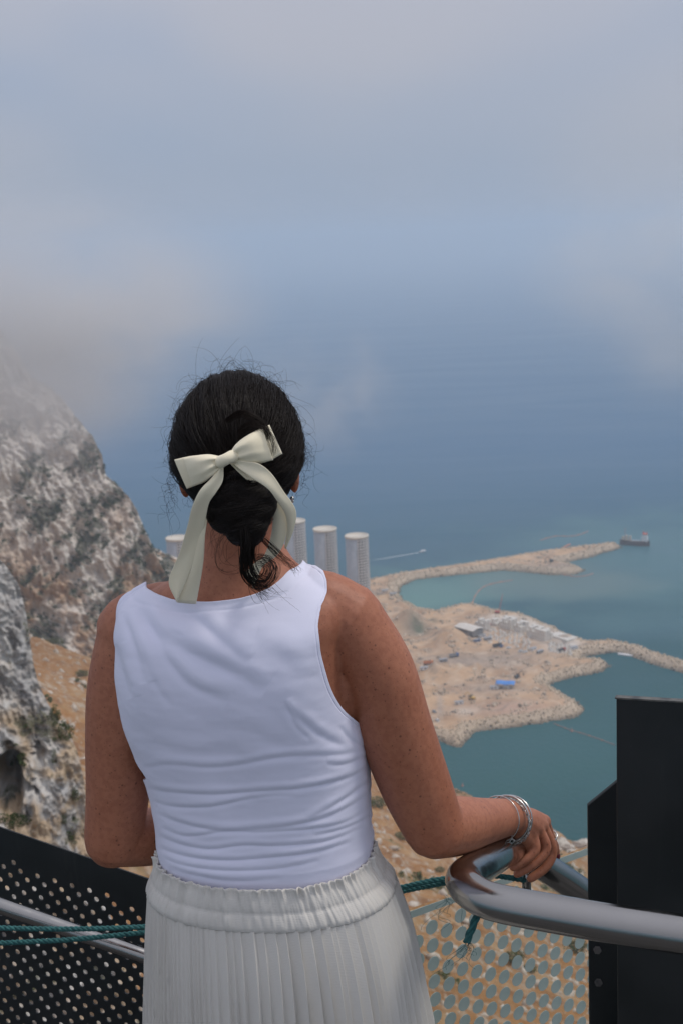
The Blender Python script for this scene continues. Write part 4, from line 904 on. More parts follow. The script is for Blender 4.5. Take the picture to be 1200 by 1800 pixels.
def fold_disp(P):
    x, y = to_px(P); X = (x - 130) * 1.905; Y = (y - 980) * 1.905; D = np.zeros(len(P))
    for pts, wd, A in FOLDS:
        pts = catmull(np.array(pts, float), 28); best = np.full(len(P), 1e9); sg = np.zeros(len(P)); tt = np.zeros(len(P))
        for k in range(len(pts) - 1):
            a, b = pts[k], pts[k + 1]; e = b - a; L = np.hypot(*e); ux = e / L
            t = np.clip(((X - a[0]) * ux[0] + (Y - a[1]) * ux[1]) / L, 0, 1)
            dx, dy = X - a[0] - t * e[0], Y - a[1] - t * e[1]; d = np.hypot(dx, dy); m_ = d < best
            best = np.where(m_, d, best); sg = np.where(m_, np.sign(ux[0] * dy - ux[1] * dx), sg); tt = np.where(m_, (k + t) / (len(pts) - 1), tt)
        s = best * sg; taper = np.sin(np.clip(tt, 0, 1) * math.pi) ** 0.5
        D += A * 0.00050 * taper * (-np.exp(-(s / wd) ** 2) + 0.95 * np.exp(-((s + 1.9 * wd) / (1.35 * wd)) ** 2) + 0.2 * np.exp(-((s - 2.0 * wd) / (1.5 * wd)) ** 2))
    return D
WHITE = NT('white_jersey')
def white_mat():
    m = WHITE; v = m.coord('Object'); m.set(Base_Color=m.mix(m.noise(6, 3, 0.5, v), (0.735, 0.735, 0.885), (0.775, 0.775, 0.91)), Roughness=0.75)
    m.p.inputs['Sheen Weight'].default_value = 0.15; m.p.inputs['Subsurface Weight'].default_value = 0.0
    w1 = m.n('TexWave'); w1.inputs['Scale'].default_value = 520; m.l(m.coord('Object', (1, 1, 1)), w1.inputs['Vector'])
    m.bump(m.math('ADD', m.noise(1100, 3, 0.6, v), m.math('MULTIPLY', w1.outputs['Fac'], 0.25)), 0.22, 0.0012); return m.m
white_mat()
def panel(front):
    ns, nt_ = 300, 330; zh = 0.955
    S, T = np.meshgrid(np.linspace(-1, 1, ns), np.linspace(0, 1, nt_)); S = S.ravel(); T = T.ravel(); phi = S * R(90)
    for _ in range(25):
        zn = np.interp(phi, pn, ZN); 
        if front: zn = zn - 0.060 * np.cos(phi) ** 1.2
        z = zh + T * (zn - zh)
        p = np.where(S < 0, np.interp(z, zs_, PL), np.interp(z, zs_, PR)); p = np.minimum(p, R(90)) if front else p; phi = 0.5 * phi + 0.5 * S * p
    ph = phi if not front else math.pi - phi
    hem = np.clip((z - 0.985) / 0.03, 0, 1); P = torso(ph, z, 0.0005 + 0.0055 * hem - (0.022 * sstep(1.305, 1.34, z) if front else 0.0))
    up_ = (z > 1.265) & (np.abs(S) < 0.93)
    if not front: P[up_] = push_out(P[up_], 0.0045)
    hi = (z > 1.315) & (not front); P[hi] = snap(P[hi], 0.0045, sstep(1.315, 1.36, z[hi]))
    N = grid_normals(P, nt_, ns); ctr = np.stack([smooth_interp(z, TZ, TXC), smooth_interp(z, TZ, TYC), z], -1)
    N *= np.sign(((P - ctr) * N).sum(1))[:, None]
    D = fold_disp(P) if not front else 0.004 * ridged(P * np.array([6, 6, 26]), 3) - 0.002
    D = D + 0.0012 * fbm(P * np.array([14, 14, 30]), 3)
    fade = np.clip(1 - np.abs(S), 0, 0.06) / 0.06; D = D * (0.35 + 0.65 * fade) * (0.25 + 0.75 * hem)
    # rolled edges at neckline and armholes
    D = D + 0.0014 * np.exp(-((1 - T) / 0.010) ** 2) - 0.0010 * np.exp(-((1 - T - 0.026) / 0.0035) ** 2)      # hem roll and stitch line
    ed = (1 - np.abs(S)) * np.where(z > 1.19, 1.0, 9.0); D = D - 0.0010 * np.exp(-((ed - 0.045) / 0.006) ** 2)
    P = P + N * (D + 0.0015 * hem)[:, None]
    if not front: P[up_] = push_out(P[up_], 0.0028)
    return P, grid_faces(nt_, ns)
top = pp(empty('sleeveless_top')); top.location = (0.115, -1.655, 0)
tag(top, 'white stretch sleeveless top with gathered folds')
for fr_, nm in ((False, 'back_panel'), (True, 'front_panel')):
    P, F = panel(fr_); o = mesh(nm, P, F, WHITE.m); o.parent = top
    sl = o.modifiers.new('thick', 'SOLIDIFY'); sl.thickness = 0.0016; sl.offset = 1.0 if not fr_ else -1.0

# ---- pleated skirt
CREAM = NT('skirt_cloth')
def cream_mat():
    m = CREAM; v = m.coord('Object'); w1 = m.n('TexWave'); w1.bands_direction = 'Z'; w1.inputs['Scale'].default_value = 160; w1.inputs['Distortion'].default_value = 3; w1.inputs['Detail'].default_value = 2; m.l(v, w1.inputs['Vector'])
    m.set(Base_Color=m.mix(m.noise(5, 4, 0.6, v), (0.60, 0.57, 0.52), (0.67, 0.64, 0.585)), Roughness=0.85)
    m.bump(m.math('ADD', m.noise(240, 4, 0.6, v), m.math('MULTIPLY', w1.outputs['Fac'], 0.4)), 0.25, 0.0012); return m.m
cream_mat()
SZ = [0.02, 0.40, 0.75, 0.90, 0.948]; SA = [.275, .230, .194, .178, .1695]; SB = [.235, .195, .152, .136, .126]; SXC = [-.108, -.109, -.109, -.114, -.118]
def oval(th, a, b, xc, yc, z):
    e = 2 / 2.2; s, c = np.sin(th), np.cos(th); lx = a * np.sign(s) * np.abs(s) ** e; ly = -b * np.sign(c) * np.abs(c) ** e
    return np.stack([xc + lx * CYW + ly * SYW, yc - lx * SYW + ly * CYW, z], -1)
nth, nz = 2000, 70; th = np.linspace(-math.pi, math.pi, nth, endpoint=False); r9 = np.random.default_rng(5)
cuts = [-math.pi]
while cuts[-1] < math.pi:
    t = cuts[-1]; cuts.append(t + (0.042 if t < -0.35 else 0.066) * (0.55 + 0.9 * r9.random()))
cuts[-1] = math.pi; cuts = np.array(cuts); depth = 0.45 + 0.9 * r9.random(len(cuts)); ki = np.clip(np.searchsorted(cuts, th, 'right') - 1, 0, len(cuts) - 2)
fr9 = (th - cuts[ki]) / (cuts[ki + 1] - cuts[ki]); wdt = (cuts[ki + 1] - cuts[ki])
zz = np.concatenate([[0.948, 0.944, 0.938], np.linspace(0.93, 0.02, nz - 3)])
TH, ZZ = np.meshgrid(th, zz); KI = np.repeat(ki[None], nz, 0); 
drift = 0.05 * fbm(np.stack([TH.ravel() * 1.3, ZZ.ravel() * 2.2, 0 * ZZ.ravel()], -1), 2).reshape(TH.shape) * np.clip((0.95 - ZZ) * 4, 0, 1)
TW = TH + drift; KI = np.clip(np.searchsorted(cuts, TW, 'right') - 1, 0, len(cuts) - 2); FR = np.clip((TW - cuts[KI]) / (cuts[KI + 1] - cuts[KI]), 0, 1); WD = cuts[KI + 1] - cuts[KI]
prof = np.where(FR < 0.94, FR / 0.94, (1 - FR) / 0.06); prof = prof ** 1.3
amp = (0.0036 + 0.0105 * np.clip((0.945 - ZZ) / 0.25, 0, 1)) * depth[KI] * np.clip(WD / 0.07, .5, 1.3)
a_, b_, x_ = (smooth_interp(ZZ.ravel(), SZ, q).reshape(ZZ.shape) for q in (SA, SB, SXC))
big = 0.006 * np.clip((0.93 - ZZ) * 4, 0, 1) * fbm(np.stack([TH.ravel() * 2.1, ZZ.ravel() * 1.5, 5 + 0 * ZZ.ravel()], -1), 3).reshape(TH.shape)
rad = amp * (prof - 0.4) + big
P = oval(TH.ravel(), (a_ + rad).ravel(), (b_ + rad).ravel(), x_.ravel(), 1.655, ZZ.ravel())
skirt = pp(empty('skirt')); tag(skirt, 'cream pleated skirt with a gathered elastic waistband')
o = mesh('pleated_panel', P, grid_faces(nz, nth, True), CREAM.m); o.parent = skirt
# waistband: gathered ruffle, elastic channel, seam
vz = np.array([0.9445, 0.947, 0.953, 0.958, 0.963, 0.967, 0.9695, 0.972, 0.976, 0.981, 0.986, 0.990, 0.994, 0.998, 1.0015])
vo = np.array([-.0015, .0006, .0014, .0016, .0012, .0006, -.0006, .0002, .0008, .0010, .0008, .0006, .0008, .0016, .0026])
va = np.interp(vz, [.948, .97, 1.0], [.1712, .160, .1462]); vb = np.interp(vz, [.948, .97, 1.0], [.1275, .1225, .1165]); vx = np.interp(vz, [.948, 1.0], [-.118, -.1235])
TH, VZ = np.meshgrid(th, vz); VO, VA, VB, VX = (np.repeat(q[:, None], nth, 1) for q in (vo, va, vb, vx))
Q = np.stack([np.cos(TH.ravel()) * 12, np.sin(TH.ravel()) * 12, VZ.ravel() * 14], -1)
g1 = fbm(Q * 1.0, 3).reshape(TH.shape); g2 = pnoise(np.stack([np.cos(TH.ravel()) * 26, np.sin(TH.ravel()) * 26, VZ.ravel() * 30], -1)).reshape(TH.shape)
edge = np.clip((VZ - 0.985) / 0.016, 0, 1); rip = 0.0034 * g1 * np.clip((VZ - .944) / .01, .3, 1) + 0.0016 * g2 + edge * 0.0046 * (g2 + 0.6 * g1)
P = oval(TH.ravel(), (VA + VO + rip).ravel(), (VB + VO + rip).ravel(), VX.ravel(), 1.655, (VZ + edge * 0.0035 * g1).ravel())
ins = np.linalg.norm((P[:, :2] - np.array([-.122, 1.655])) / np.array([.146, .110]), axis=1)
o = mesh('waistband', P, grid_faces(len(vz), nth, True), CREAM.m); o.parent = skirt
sl = o.modifiers.new('thick', 'SOLIDIFY'); sl.thickness = 0.0012; sl.offset = -1.0

# ---- hair: a close-fitting mass with combed strands, a low gathered bun, a looped tail and flyaways
def hair_mat(name, c1, c2, rough):
    m = NT(name); v = m.coord('Object'); m.set(Base_Color=m.mix(m.noise(60, 3, 0.6, v), c1, c2), Roughness=rough)
    m.p.inputs['Specular IOR Level'].default_value = 0.2; return m.m
HAIR_M = hair_mat('dark_hair', (0.006, 0.0042, 0.0035), (0.015, 0.0095, 0.007), 0.45)
HAIR_W = hair_mat('dark_hair_wisps', (0.008, 0.005, 0.004), (0.022, 0.012, 0.008), 0.5)
HR = np.array([.0815, .102, .0985]); HO = HC + np.array([0.002, -.004, .004])
def strands(name, curves, rad, mat, parent, taper=0.4):
    """thin three-sided strands, all in one mesh"""
    C = np.array(curves, float); n, k, _ = C.shape; T = np.gradient(C, axis=1); T /= np.linalg.norm(T, axis=2)[:, :, None] + 1e-9
    ref = np.array([0.3, -0.9, 0.31]); A = np.cross(T, ref); A /= np.linalg.norm(A, axis=2)[:, :, None] + 1e-9; B = np.cross(T, A)
    rad = np.broadcast_to(np.asarray(rad, float).reshape(-1, 1), (n, 1)); w_ = rad * (1 - (1 - taper) * np.linspace(0, 1, k)[None] ** 3)
    ang = np.array([0, 2.094, 4.189]); V = C[:, :, None] + w_[:, :, None, None] * (np.cos(ang)[None, None, :, None] * A[:, :, None] + np.sin(ang)[None, None, :, None] * B[:, :, None])
    f = grid_faces(k, 3, True); F = (f[None] + (np.arange(n) * k * 3)[:, None, None]).reshape(-1, 4)
    o = mesh(name, V.reshape(-1, 3), F, mat); o.parent = parent; o['kind'] = 'stuff'; return o
hair = pp(empty('hair')); tag(hair, 'near-black hair gathered into a low bun')
rh = np.random.default_rng(21)
# scalp mass
nu, nv = 110, 170; U, A = np.meshgrid(np.linspace(0.02, math.pi - 0.02, nu), np.linspace(0, 2 * math.pi, nv, endpoint=False), indexing='ij')
D = np.stack([np.sin(U) * np.cos(A), np.sin(U) * np.sin(A), np.cos(U)], -1).reshape(-1, 3)
def scalp(D, lift=0.0):
    D = D / np.linalg.norm(D, axis=-1, keepdims=True)
    k = 1 + 0.022 * pnoise(D.reshape(-1, 3) * np.array([2.2, 2.2, 1.6])).reshape(D.shape[:-1])
    low = np.clip(-D[..., 2] - 0.15, 0, 1); sc = (HR + np.asarray(lift)[..., None] if np.ndim(lift) else HR + lift)
    P = HO + D * sc * k[..., None]
    P[..., 0] = HO[0] + (P[..., 0] - HO[0]) * (1 - 0.42 * low)
    return P
P = scalp(D); front = (D[:, 1] > 0.55 + 0.0 * D[:, 2]) & (D[:, 2] < 0.55)
keep_v = ~(front | ((D[:, 1] > 0.30) & (D[:, 2] < -0.28)) | ((D[:, 1] > 0.02) & (D[:, 2] < -0.46)) | ((D[:, 1] > -0.2) & (D[:, 2] < -0.60)) | (D[:, 2] < -0.80))
F = grid_faces(nu, nv, True); F = F[keep_v[F].all(1)]
o = mesh('scalp_mass', P, F, HAIR_M); o.parent = hair
GP = at(418, 872, 1.553); gd = (GP - HO) / HR; gd /= np.linalg.norm(gd)
def slerp(a, b, t):
    w_ = np.arccos(np.clip((a * b).sum(-1), -1, 1))[:, None, None]; t = t[None, :, None]; s = np.sin(w_) + 1e-6
    return np.sin((1 - t) * w_) / s * a[:, None] + np.sin(t * w_) / s * b[None, None] if b.ndim == 1 else np.sin((1 - t) * w_) / s * a[:, None] + np.sin(t * w_) / s * b[:, None]
N_ = 5200; aa = rh.random(N_) * 2 * math.pi
st = np.stack([np.cos(aa) * 0.98, 0.42 + 0.25 * rh.random(N_), np.sin(aa) * 0.98], -1)
st[:, 2] = np.where(st[:, 2] < -0.35, -0.35 + 0.5 * rh.random(N_), st[:, 2]); mid = rh.random(N_) < 0.55
st[mid, 1] = st[mid, 1] - 1.0 * rh.random(mid.sum()); st /= np.linalg.norm(st, axis=1)[:, None]
tt = np.linspace(0, 1, 15); ends = gd[None] + rh.normal(size=(N_, 3)) * 0.13; ends /= np.linalg.norm(ends, axis=1)[:, None]
G = slerp(st, ends, tt)
side = np.sign(G[:, :, :1]); sag = np.sin(tt * math.pi)[None, :, None] * np.array([0.0, 0.0, -0.10]); G = G + sag * (0.6 + 0.8 * rh.random((N_, 1, 1)))
G = G + 0.025 * (rh.normal(size=(N_, 1, 3))) * np.sin(tt * math.pi)[None, :, None]
clumpn = pnoise((G * 7).reshape(-1, 3)).reshape(N_, 15)
loose = np.where(rh.random((N_, 1)) < 0.12, 0.0055 * rh.random((N_, 1)), 0.0)
SC = scalp(G, 0.0007 + 0.0024 * rh.random((N_, 1)) + 0.0034 * clumpn + loose * np.sin(tt * math.pi)[None])
strands('strands', SC, 0.00034, HAIR_M, hair)
# bun
BC = at(422, 886, 1.540); BR = np.array([.043, .034, .040]); B2 = at(432, 918, 1.532); BR2 = np.array([.027, .025, .030])
v1, f1 = ball(BC, BR * 0.93, None, 24); v2, f2 = ball(B2, BR2 * 0.92, None, 20)
v1 = v1 + 0.004 * pnoise(v1 * 45)[:, None] * (v1 - BC) / 0.04; V, F = merge([(v1, f1), (v2, f2)])
tb = mesh('bun_build', V, F, None); rmm = tb.modifiers.new('r', 'REMESH'); rmm.mode = 'VOXEL'; rmm.voxel_size = 0.003; rmm.use_smooth_shade = True
s2 = tb.modifiers.new('s', 'SMOOTH'); s2.factor = 0.5; s2.iterations = 6
bm2 = bpy.data.meshes.new_from_object(tb.evaluated_get(bpy.context.evaluated_depsgraph_get())); bpy.data.objects.remove(tb); bm2.name = 'bun'; bm2.materials.clear(); bm2.materials.append(HAIR_M)
o = bpy.data.objects.new('bun', bm2); col.objects.link(o); o.parent = hair
nb = 2600; k = 24; t = np.linspace(0, 1, k); cur = []
for i in range(nb):
    w_ = rh.random(); c0, rad_ = (BC, BR) if w_ < 0.72 else (B2, BR2)
    band = math.floor(rh.random() * 6) / 6.0; a0 = -2.2 + band * 0.5 + 0.5 * rh.random(); a = a0 + t * (2.6 + 1.4 * rh.random())
    hgt = rh.random() * 1.7 - 0.85; lat = np.clip(hgt + 0.30 * np.sin(t * 2.6 + band * 6), -.97, .97); cr_ = np.sqrt(1 - lat ** 2)
    q = np.stack([cr_ * np.sin(a), -np.abs(cr_ * np.cos(a)), lat], -1)
    an = 0.5 + 0.5 * (band - 0.5); ca, sa = math.cos(an), math.sin(an); q = q @ np.array([[ca, 0, sa], [0, 1, 0], [-sa, 0, ca]])
    lift_ = 0.955 + 0.05 * rh.random() + 0.05 * math.sin(band * 19 + hgt * 9)
    cur.append(c0 + q * rad_ * lift_)
strands('bun_strands', cur, 0.00036, HAIR_M, hair)
def bundle(pts, n, spread, rad, seed, kk=30, grow=1.0, mat=None, jit=0.0):
    r = np.random.default_rng(seed); C = catmull(np.array([at(*p) for p in pts]), kk); T, N, B = frames(C); out = []
    for i in range(n):
        a = r.random() * 6.283; q = spread * r.random() ** 0.5; tw = r.normal() * 1.2; s = np.linspace(0, 1, kk)
        env = (0.5 + 0.5 * np.sin(np.clip(s, 0, 1) * math.pi) ** 0.6) * (1 + (grow - 1) * s)
        d = q * env[:, None] * (np.cos(a + tw * s)[:, None] * N + np.sin(a + tw * s)[:, None] * B)
        if jit: d = d + jit * s[:, None] ** 1.5 * np.stack([np.sin(s * r.uniform(3, 8) + r.random() * 6) * r.normal() for _ in range(3)], -1)
        out.append(C + d)
    return out
tail = bundle([(432, 925, 1.515), (438, 945, 1.515), (436, 965, 1.515), (432, 985, 1.515), (436, 1008, 1.517), (450, 1022, 1.520), (466, 1020, 1.522), (476, 1006, 1.522), (474, 992, 1.520), (462, 985, 1.517), (450, 988, 1.515)], 55, .0080, .0003, 3, 40, 1.3, jit=.003)
tail += bundle([(428, 915, 1.512), (432, 945, 1.508), (434, 975, 1.508), (438, 1000, 1.512), (448, 1020, 1.516), (462, 1034, 1.520), (470, 1040, 1.522)], 45, .0080, .0003, 4, 40, 1.6, jit=.006)
tail += bundle([(425, 925, 1.518), (438, 950, 1.516), (440, 975, 1.516), (437, 992, 1.517)], 150, .0085, .0003, 14, 40, 0.5, jit=.003)
strands('tail', tail, 0.00034, HAIR_M, hair)
wis = bundle([(452, 938, 1.53), (468, 952, 1.535), (488, 972, 1.54), (503, 985, 1.54), (514, 993, 1.545), (521, 1005, 1.55)], 26, .0045, .0002, 5, 24, 1.5, jit=.004)
wis += bundle([(420, 760, 1.53), (440, 748, 1.527), (462, 758, 1.525), (474, 775, 1.523), (480, 800, 1.525)], 40, .006, .0002, 6, 24, 1.4, jit=.003)
wis += bundle([(398, 740, 1.535), (425, 727, 1.532), (450, 738, 1.530), (468, 755, 1.528), (472, 772, 1.527)], 70, .006, .0002, 16, 24, 0.8, jit=.002)
wis += bundle([(390, 930, 1.56), (385, 950, 1.565), (378, 985, 1.57)], 8, .012, .0002, 7, 24, 1.5, jit=.012)
wis += bundle([(450, 935, 1.53), (446, 990, 1.53), (470, 1040, 1.532), (500, 1052, 1.54)], 9, .010, .0002, 8, 24, 1.6, jit=.016)
wis += bundle([(405, 935, 1.55), (388, 960, 1.55), (392, 990, 1.55), (420, 998, 1.55), (440, 990, 1.55)], 6, .008, .0002, 9, 24, 1.6, jit=.008)
strands('wisps', wis, 0.00022, HAIR_W, hair, 0.3)
fly = []
for i in range(330):
    a = rh.random() * 2 * math.pi; d = np.array([np.cos(a), rh.normal() * 0.35, np.sin(a)])
    if d[2] < -0.75: d[2] = -d[2]
    d /= np.linalg.norm(d); P0 = scalp(d[None])[0]; n_ = d / HR; n_ /= np.linalg.norm(n_)
    tg = np.cross(n_, rh.normal(size=3)); tg /= np.linalg.norm(tg); L = 0.012 + 0.045 * rh.random() ** 2; s = np.linspace(0, 1, 15)
    w1, w2 = rh.uniform(2, 7, 2); up_ = np.array([0, 0, -0.35 if d[2] < 0.2 else 0.0])
    c_ = P0 + L * (s[:, None] * (tg * 1.0 + n_ * rh.uniform(0.1, 0.75) + up_) + 0.22 * np.sin(s * w1)[:, None] * n_ + 0.18 * np.sin(s * w2 + 1)[:, None] * np.cross(n_, tg))
    fly.append(c_)
for i in range(60):                        # longer hairs over the right temple and below the left ear
    rt = i % 2; c0 = at(522 + rh.normal() * 4, 790 + rh.normal() * 30, 1.64) if rt else at(306 + rh.normal() * 4, 850 + rh.normal() * 30, 1.64)
    s = np.linspace(0, 1, 15); sx = 1 if rt else -1; L = 0.02 + 0.03 * rh.random(); w1 = rh.uniform(3, 9)
    fly.append(c0 + L * (s[:, None] * np.array([sx * rh.uniform(0, .6), rh.normal() * .2, rh.uniform(-1.3, .5)]) + 0.16 * np.sin(s * w1)[:, None] * np.array([sx, 0, .5])))
strands('flyaways', fly, 0.00015, HAIR_W, hair, 0.5)

# ---- ribbon bow
BOW = NT('cream_satin_ribbon')
def bow_mat():
    m = BOW; v = m.coord('Object'); m.set(Base_Color=m.mix(m.noise(30, 3, 0.5, v), (0.86, 0.76, 0.54), (0.91, 0.82, 0.61)), Roughness=0.6)
    m.p.inputs['Sheen Weight'].default_value = 0.3; m.bump(m.noise(160, 3, 0.5, v), 0.06, 0.002); return m.m
bow_mat()
bow = pp(empty('hair_bow')); tag(bow, 'cream satin bow with long ribbon tails')
def sheet(name, E1, E2, bulge, parent, nv=18, nu=46, thick=0.0005, crease=None, loop=0.0):
    """ribbon between two edge curves (px, py, Y lists); bulge towards the viewer across the width; loop > 0 folds it back on itself"""
    A = catmull(np.array([at(*p) for p in E1]), nu); B = catmull(np.array([at(*p) for p in E2]), nu)
    v = np.linspace(0, 1, nv); u = np.linspace(0, 1, nu); P = A[:, None] * (1 - v)[None, :, None] + B[:, None] * v[None, :, None]
    b = (bulge(u[:, None], v[None, :]) if callable(bulge) else bulge * np.sin(v * math.pi)[None, :] * np.ones((nu, 1)))
    nrm = np.array([0.0, -1.0, 0.12]); F_ = P + b[:, :, None] * nrm
    V, Fc = F_.reshape(-1, 3), grid_faces(nu, nv)
    if loop:
        Bk = P[::-1] - 0 * b[:, :, None]; Bk = Bk + nrm * (-loop * np.sin(u[::-1] * math.pi * 0.5)[:, None, None])
        V = np.vstack([V, Bk.reshape(-1, 3)]); Fc = grid_faces(2 * nu, nv)
    o = mesh(name, V, Fc, BOW.m); o.parent = parent; sl = o.modifiers.new('thick', 'SOLIDIFY'); sl.thickness = thick; sl.offset = 0; return o
yb = 1.520
def puff(A, k=2.0): return lambda u, v: A * np.sin(np.clip(u, 0, 1) * math.pi * 0.86) ** 0.8 * (np.sin(v * math.pi) ** 0.8) - 0.0028 * (1 - u) ** 1.5 * np.cos(v * math.pi * 5) - A * 0.35 * np.exp(-((v - 0.55) / 0.10) ** 2) * (1 - u) ** 0.7
# back (longer) loops, then front loops
sheet('loop', [(390, 804, yb+.004), (365, 800, yb+.003), (335, 802, yb+.006), (307, 808, yb+.012)], [(392, 818, yb+.004), (375, 835, yb+.004), (352, 850, yb+.006), (329, 859, yb+.012)], puff(.004), bow, loop=0.010)
sheet('loop', [(390, 803, yb-.002), (368, 799, yb-.006), (345, 801, yb-.004), (323, 806, yb+.004)], [(392, 817, yb-.002), (376, 834, yb-.005), (360, 847, yb-.004), (340, 855, yb+.004)], puff(.008), bow, loop=0.012)
sheet('loop', [(404, 798, yb+.004), (420, 776, yb+.003), (448, 758, yb+.006), (473, 747, yb+.012)], [(408, 812, yb+.004), (432, 818, yb+.004), (468, 812, yb+.006), (496, 798, yb+.012)], puff(.004), bow, loop=0.010)
sheet('loop', [(404, 797, yb-.002), (416, 780, yb-.006), (438, 764, yb-.004), (462, 754, yb+.004)], [(408, 811, yb-.002), (430, 815, yb-.005), (456, 813, yb-.004), (480, 809, yb+.004)], puff(.008), bow, loop=0.012)
# knot
kn = chain([at(388, 812, yb-.006), at(398, 807, yb-.010), at(409, 802, yb-.006)], [.0075, .0068, .0075], 10, 16); o = mesh('knot', *kn, BOW.m); o.parent = bow
# tails
def soft(A, ph=0.0): return lambda u, v: A * np.sin(v * math.pi) + 0.004 * np.sin(u * 7 + ph + v * 2) * u + 0.0016 * np.sin(v * 5 + u * 3 + ph) * (1 - 0.8 * u)
sheet('ribbon_tail', [(388, 813, yb), (374, 838, yb-.006), (352, 862, yb-.010), (338, 892, yb-.006), (330, 924, yb+.004), (315, 974, yb+.018), (297, 1021, yb+.030), (311, 1056, yb+.034)],
      [(393, 818, yb), (392, 845, yb-.006), (380, 866, yb-.010), (368, 884, yb-.006), (362, 912, yb+.004), (356, 944, yb+.018), (334, 1008, yb+.030), (312, 1057, yb+.034)], soft(.0015), bow)
sheet('ribbon_tail', [(386, 815, yb+.006), (372, 850, yb+.004), (352, 895, yb+.006), (340, 930, yb+.014), (330, 985, yb+.026), (312, 1058, yb+.040)],
      [(392, 818, yb+.006), (388, 856, yb+.004), (370, 895, yb+.006), (362, 935, yb+.014), (358, 990, yb+.026), (345, 1062, yb+.040)], soft(.001, 1.0), bow)
sheet('ribbon_tail', [(404, 806, yb), (430, 811, yb-.008), (455, 815, yb-.010), (477, 832, yb-.006), (499, 864, yb+.010), (520, 896, yb+.026), (517, 930, yb+.034), (503, 965, yb+.040)],
      [(406, 812, yb), (424, 826, yb-.008), (446, 842, yb-.010), (470, 858, yb-.006), (486, 878, yb+.010), (502, 905, yb+.026), (504, 935, yb+.034), (500, 962, yb+.040)], soft(.0015, 2.0), bow)
sheet('ribbon_tail', [(406, 809, yb+.006), (432, 824, yb+.002), (456, 842, yb+.004), (484, 866, yb+.014), (503, 906, yb+.030), (502, 945, yb+.040), (488, 975, yb+.044), (462, 996, yb+.046), (446, 1036, yb+.050)],
      [(404, 814, yb+.006), (424, 834, yb+.002), (444, 852, yb+.004), (466, 870, yb+.014), (479, 900, yb+.030), (477, 940, yb+.040), (464, 978, yb+.044), (448, 990, yb+.046), (432, 1006, yb+.050)], soft(.001, 3.0), bow)

# ---- jewellery
SILVER = flat_mat('silver', (0.62, 0.61, 0.58), (0.45, 0.44, 0.42), 80, 0.25, 1.0, 0.2, 500, 0.0005)
DARKNAIL = flat_mat('nail_polish', (0.10, 0.012, 0.018), None, 1, 0.25)
def bracelet(frac, rx, rad, label, tilt=(0, 0), beads=0, drop=0.0):
    c = ELR + (WRR - ELR) * frac; ax = (WRR - ELR) / np.linalg.norm(WRR - ELR); ax = ax + np.array([tilt[0], 0, tilt[1]]); ax /= np.linalg.norm(ax)
    n = np.cross(ax, [0, 0, 1]); n /= np.linalg.norm(n); b = np.cross(ax, n); a = np.linspace(0, 2 * math.pi, 61)
    C = c + np.array([0, 0, -drop]) + rx * (np.cos(a)[:, None] * n + np.sin(a)[:, None] * b); o_ = None
    if beads:
        pts = []
        for q in range(beads):
            t_ = q / beads * 2 * math.pi; p0 = c + np.array([0, 0, -drop]) + rx * (math.cos(t_) * n + math.sin(t_) * b)
            d1 = -math.sin(t_) * n + math.cos(t_) * b; d2 = np.cross(d1, ax) if q % 2 else ax
            al = np.linspace(0, 2 * math.pi, 13); L = p0 + .0044 * np.cos(al)[:, None] * d1 + .0026 * np.sin(al)[:, None] * d2; pts.append(tube_vf(L, .0007, 6, False))
        V, F = merge(pts)
    else: V, F = tube_vf(C, rad, 10, False)
    o_ = mesh('bracelet', V, F, SILVER); pp(o_); tag(o_, label); return o_
bracelet(0.86, .0335, .0010, 'plain thin silver bangle nearest the elbow', (0.10, 0.05))
bracelet(0.985, .0345, .0016, 'patterned silver bangle', (-0.05, 0.10), 0, .002)
bracelet(1.03, .0345, .0014, 'second silver bangle', (-0.02, -0.02), 0, .003)
bracelet(1.00, .0350, .001, 'silver chain bracelet of oval links', (0.05, 0.2), 44, .006)
ch = at(899, 1480, 1.835); V, F = merge([box_vf(ch, (.0045, .0014, .011)), box_vf(ch + [0, 0, .002], (.009, .0014, .0035)), tube_vf(np.array([ch + [0, 0, .005], ch + [0, .004, .016]]), .0008, 6)])
o = bevel(mesh('bracelet_charm', V, F, SILVER, smooth=False), .0006, 2); pp(o)
rc = at(966, 1472, 1.978); a = np.linspace(0, 2 * math.pi, 33); fd = at(967, 1474, 1.985) - MC['i']; fd /= np.linalg.norm(fd); n = np.cross(fd, [0, 0, 1.0]); n /= np.linalg.norm(n); b = np.cross(fd, n)
o = mesh('finger_ring', *tube_vf(at(966, 1470, 1.981) + .0112 * (np.cos(a)[:, None] * n + np.sin(a)[:, None] * b), .0014, 8, False), SILVER); pp(o)
ec = at(514, 876, 1.640); V, F = merge([ball(ec, (.0028, .0028, .0028), None, 8), ball(ec + [0.0005, 0, -.004], (.0018, .0018, .0018), None, 8)]); o = mesh('earring', V, F, SILVER); pp(o)
for pt, d in (((976, 1505, 2.002), 'i'),):
    o = mesh('fingernail', *ball(at(*pt), (.0075, .0065, .0095), None, 10), DARKNAIL); pp(o)

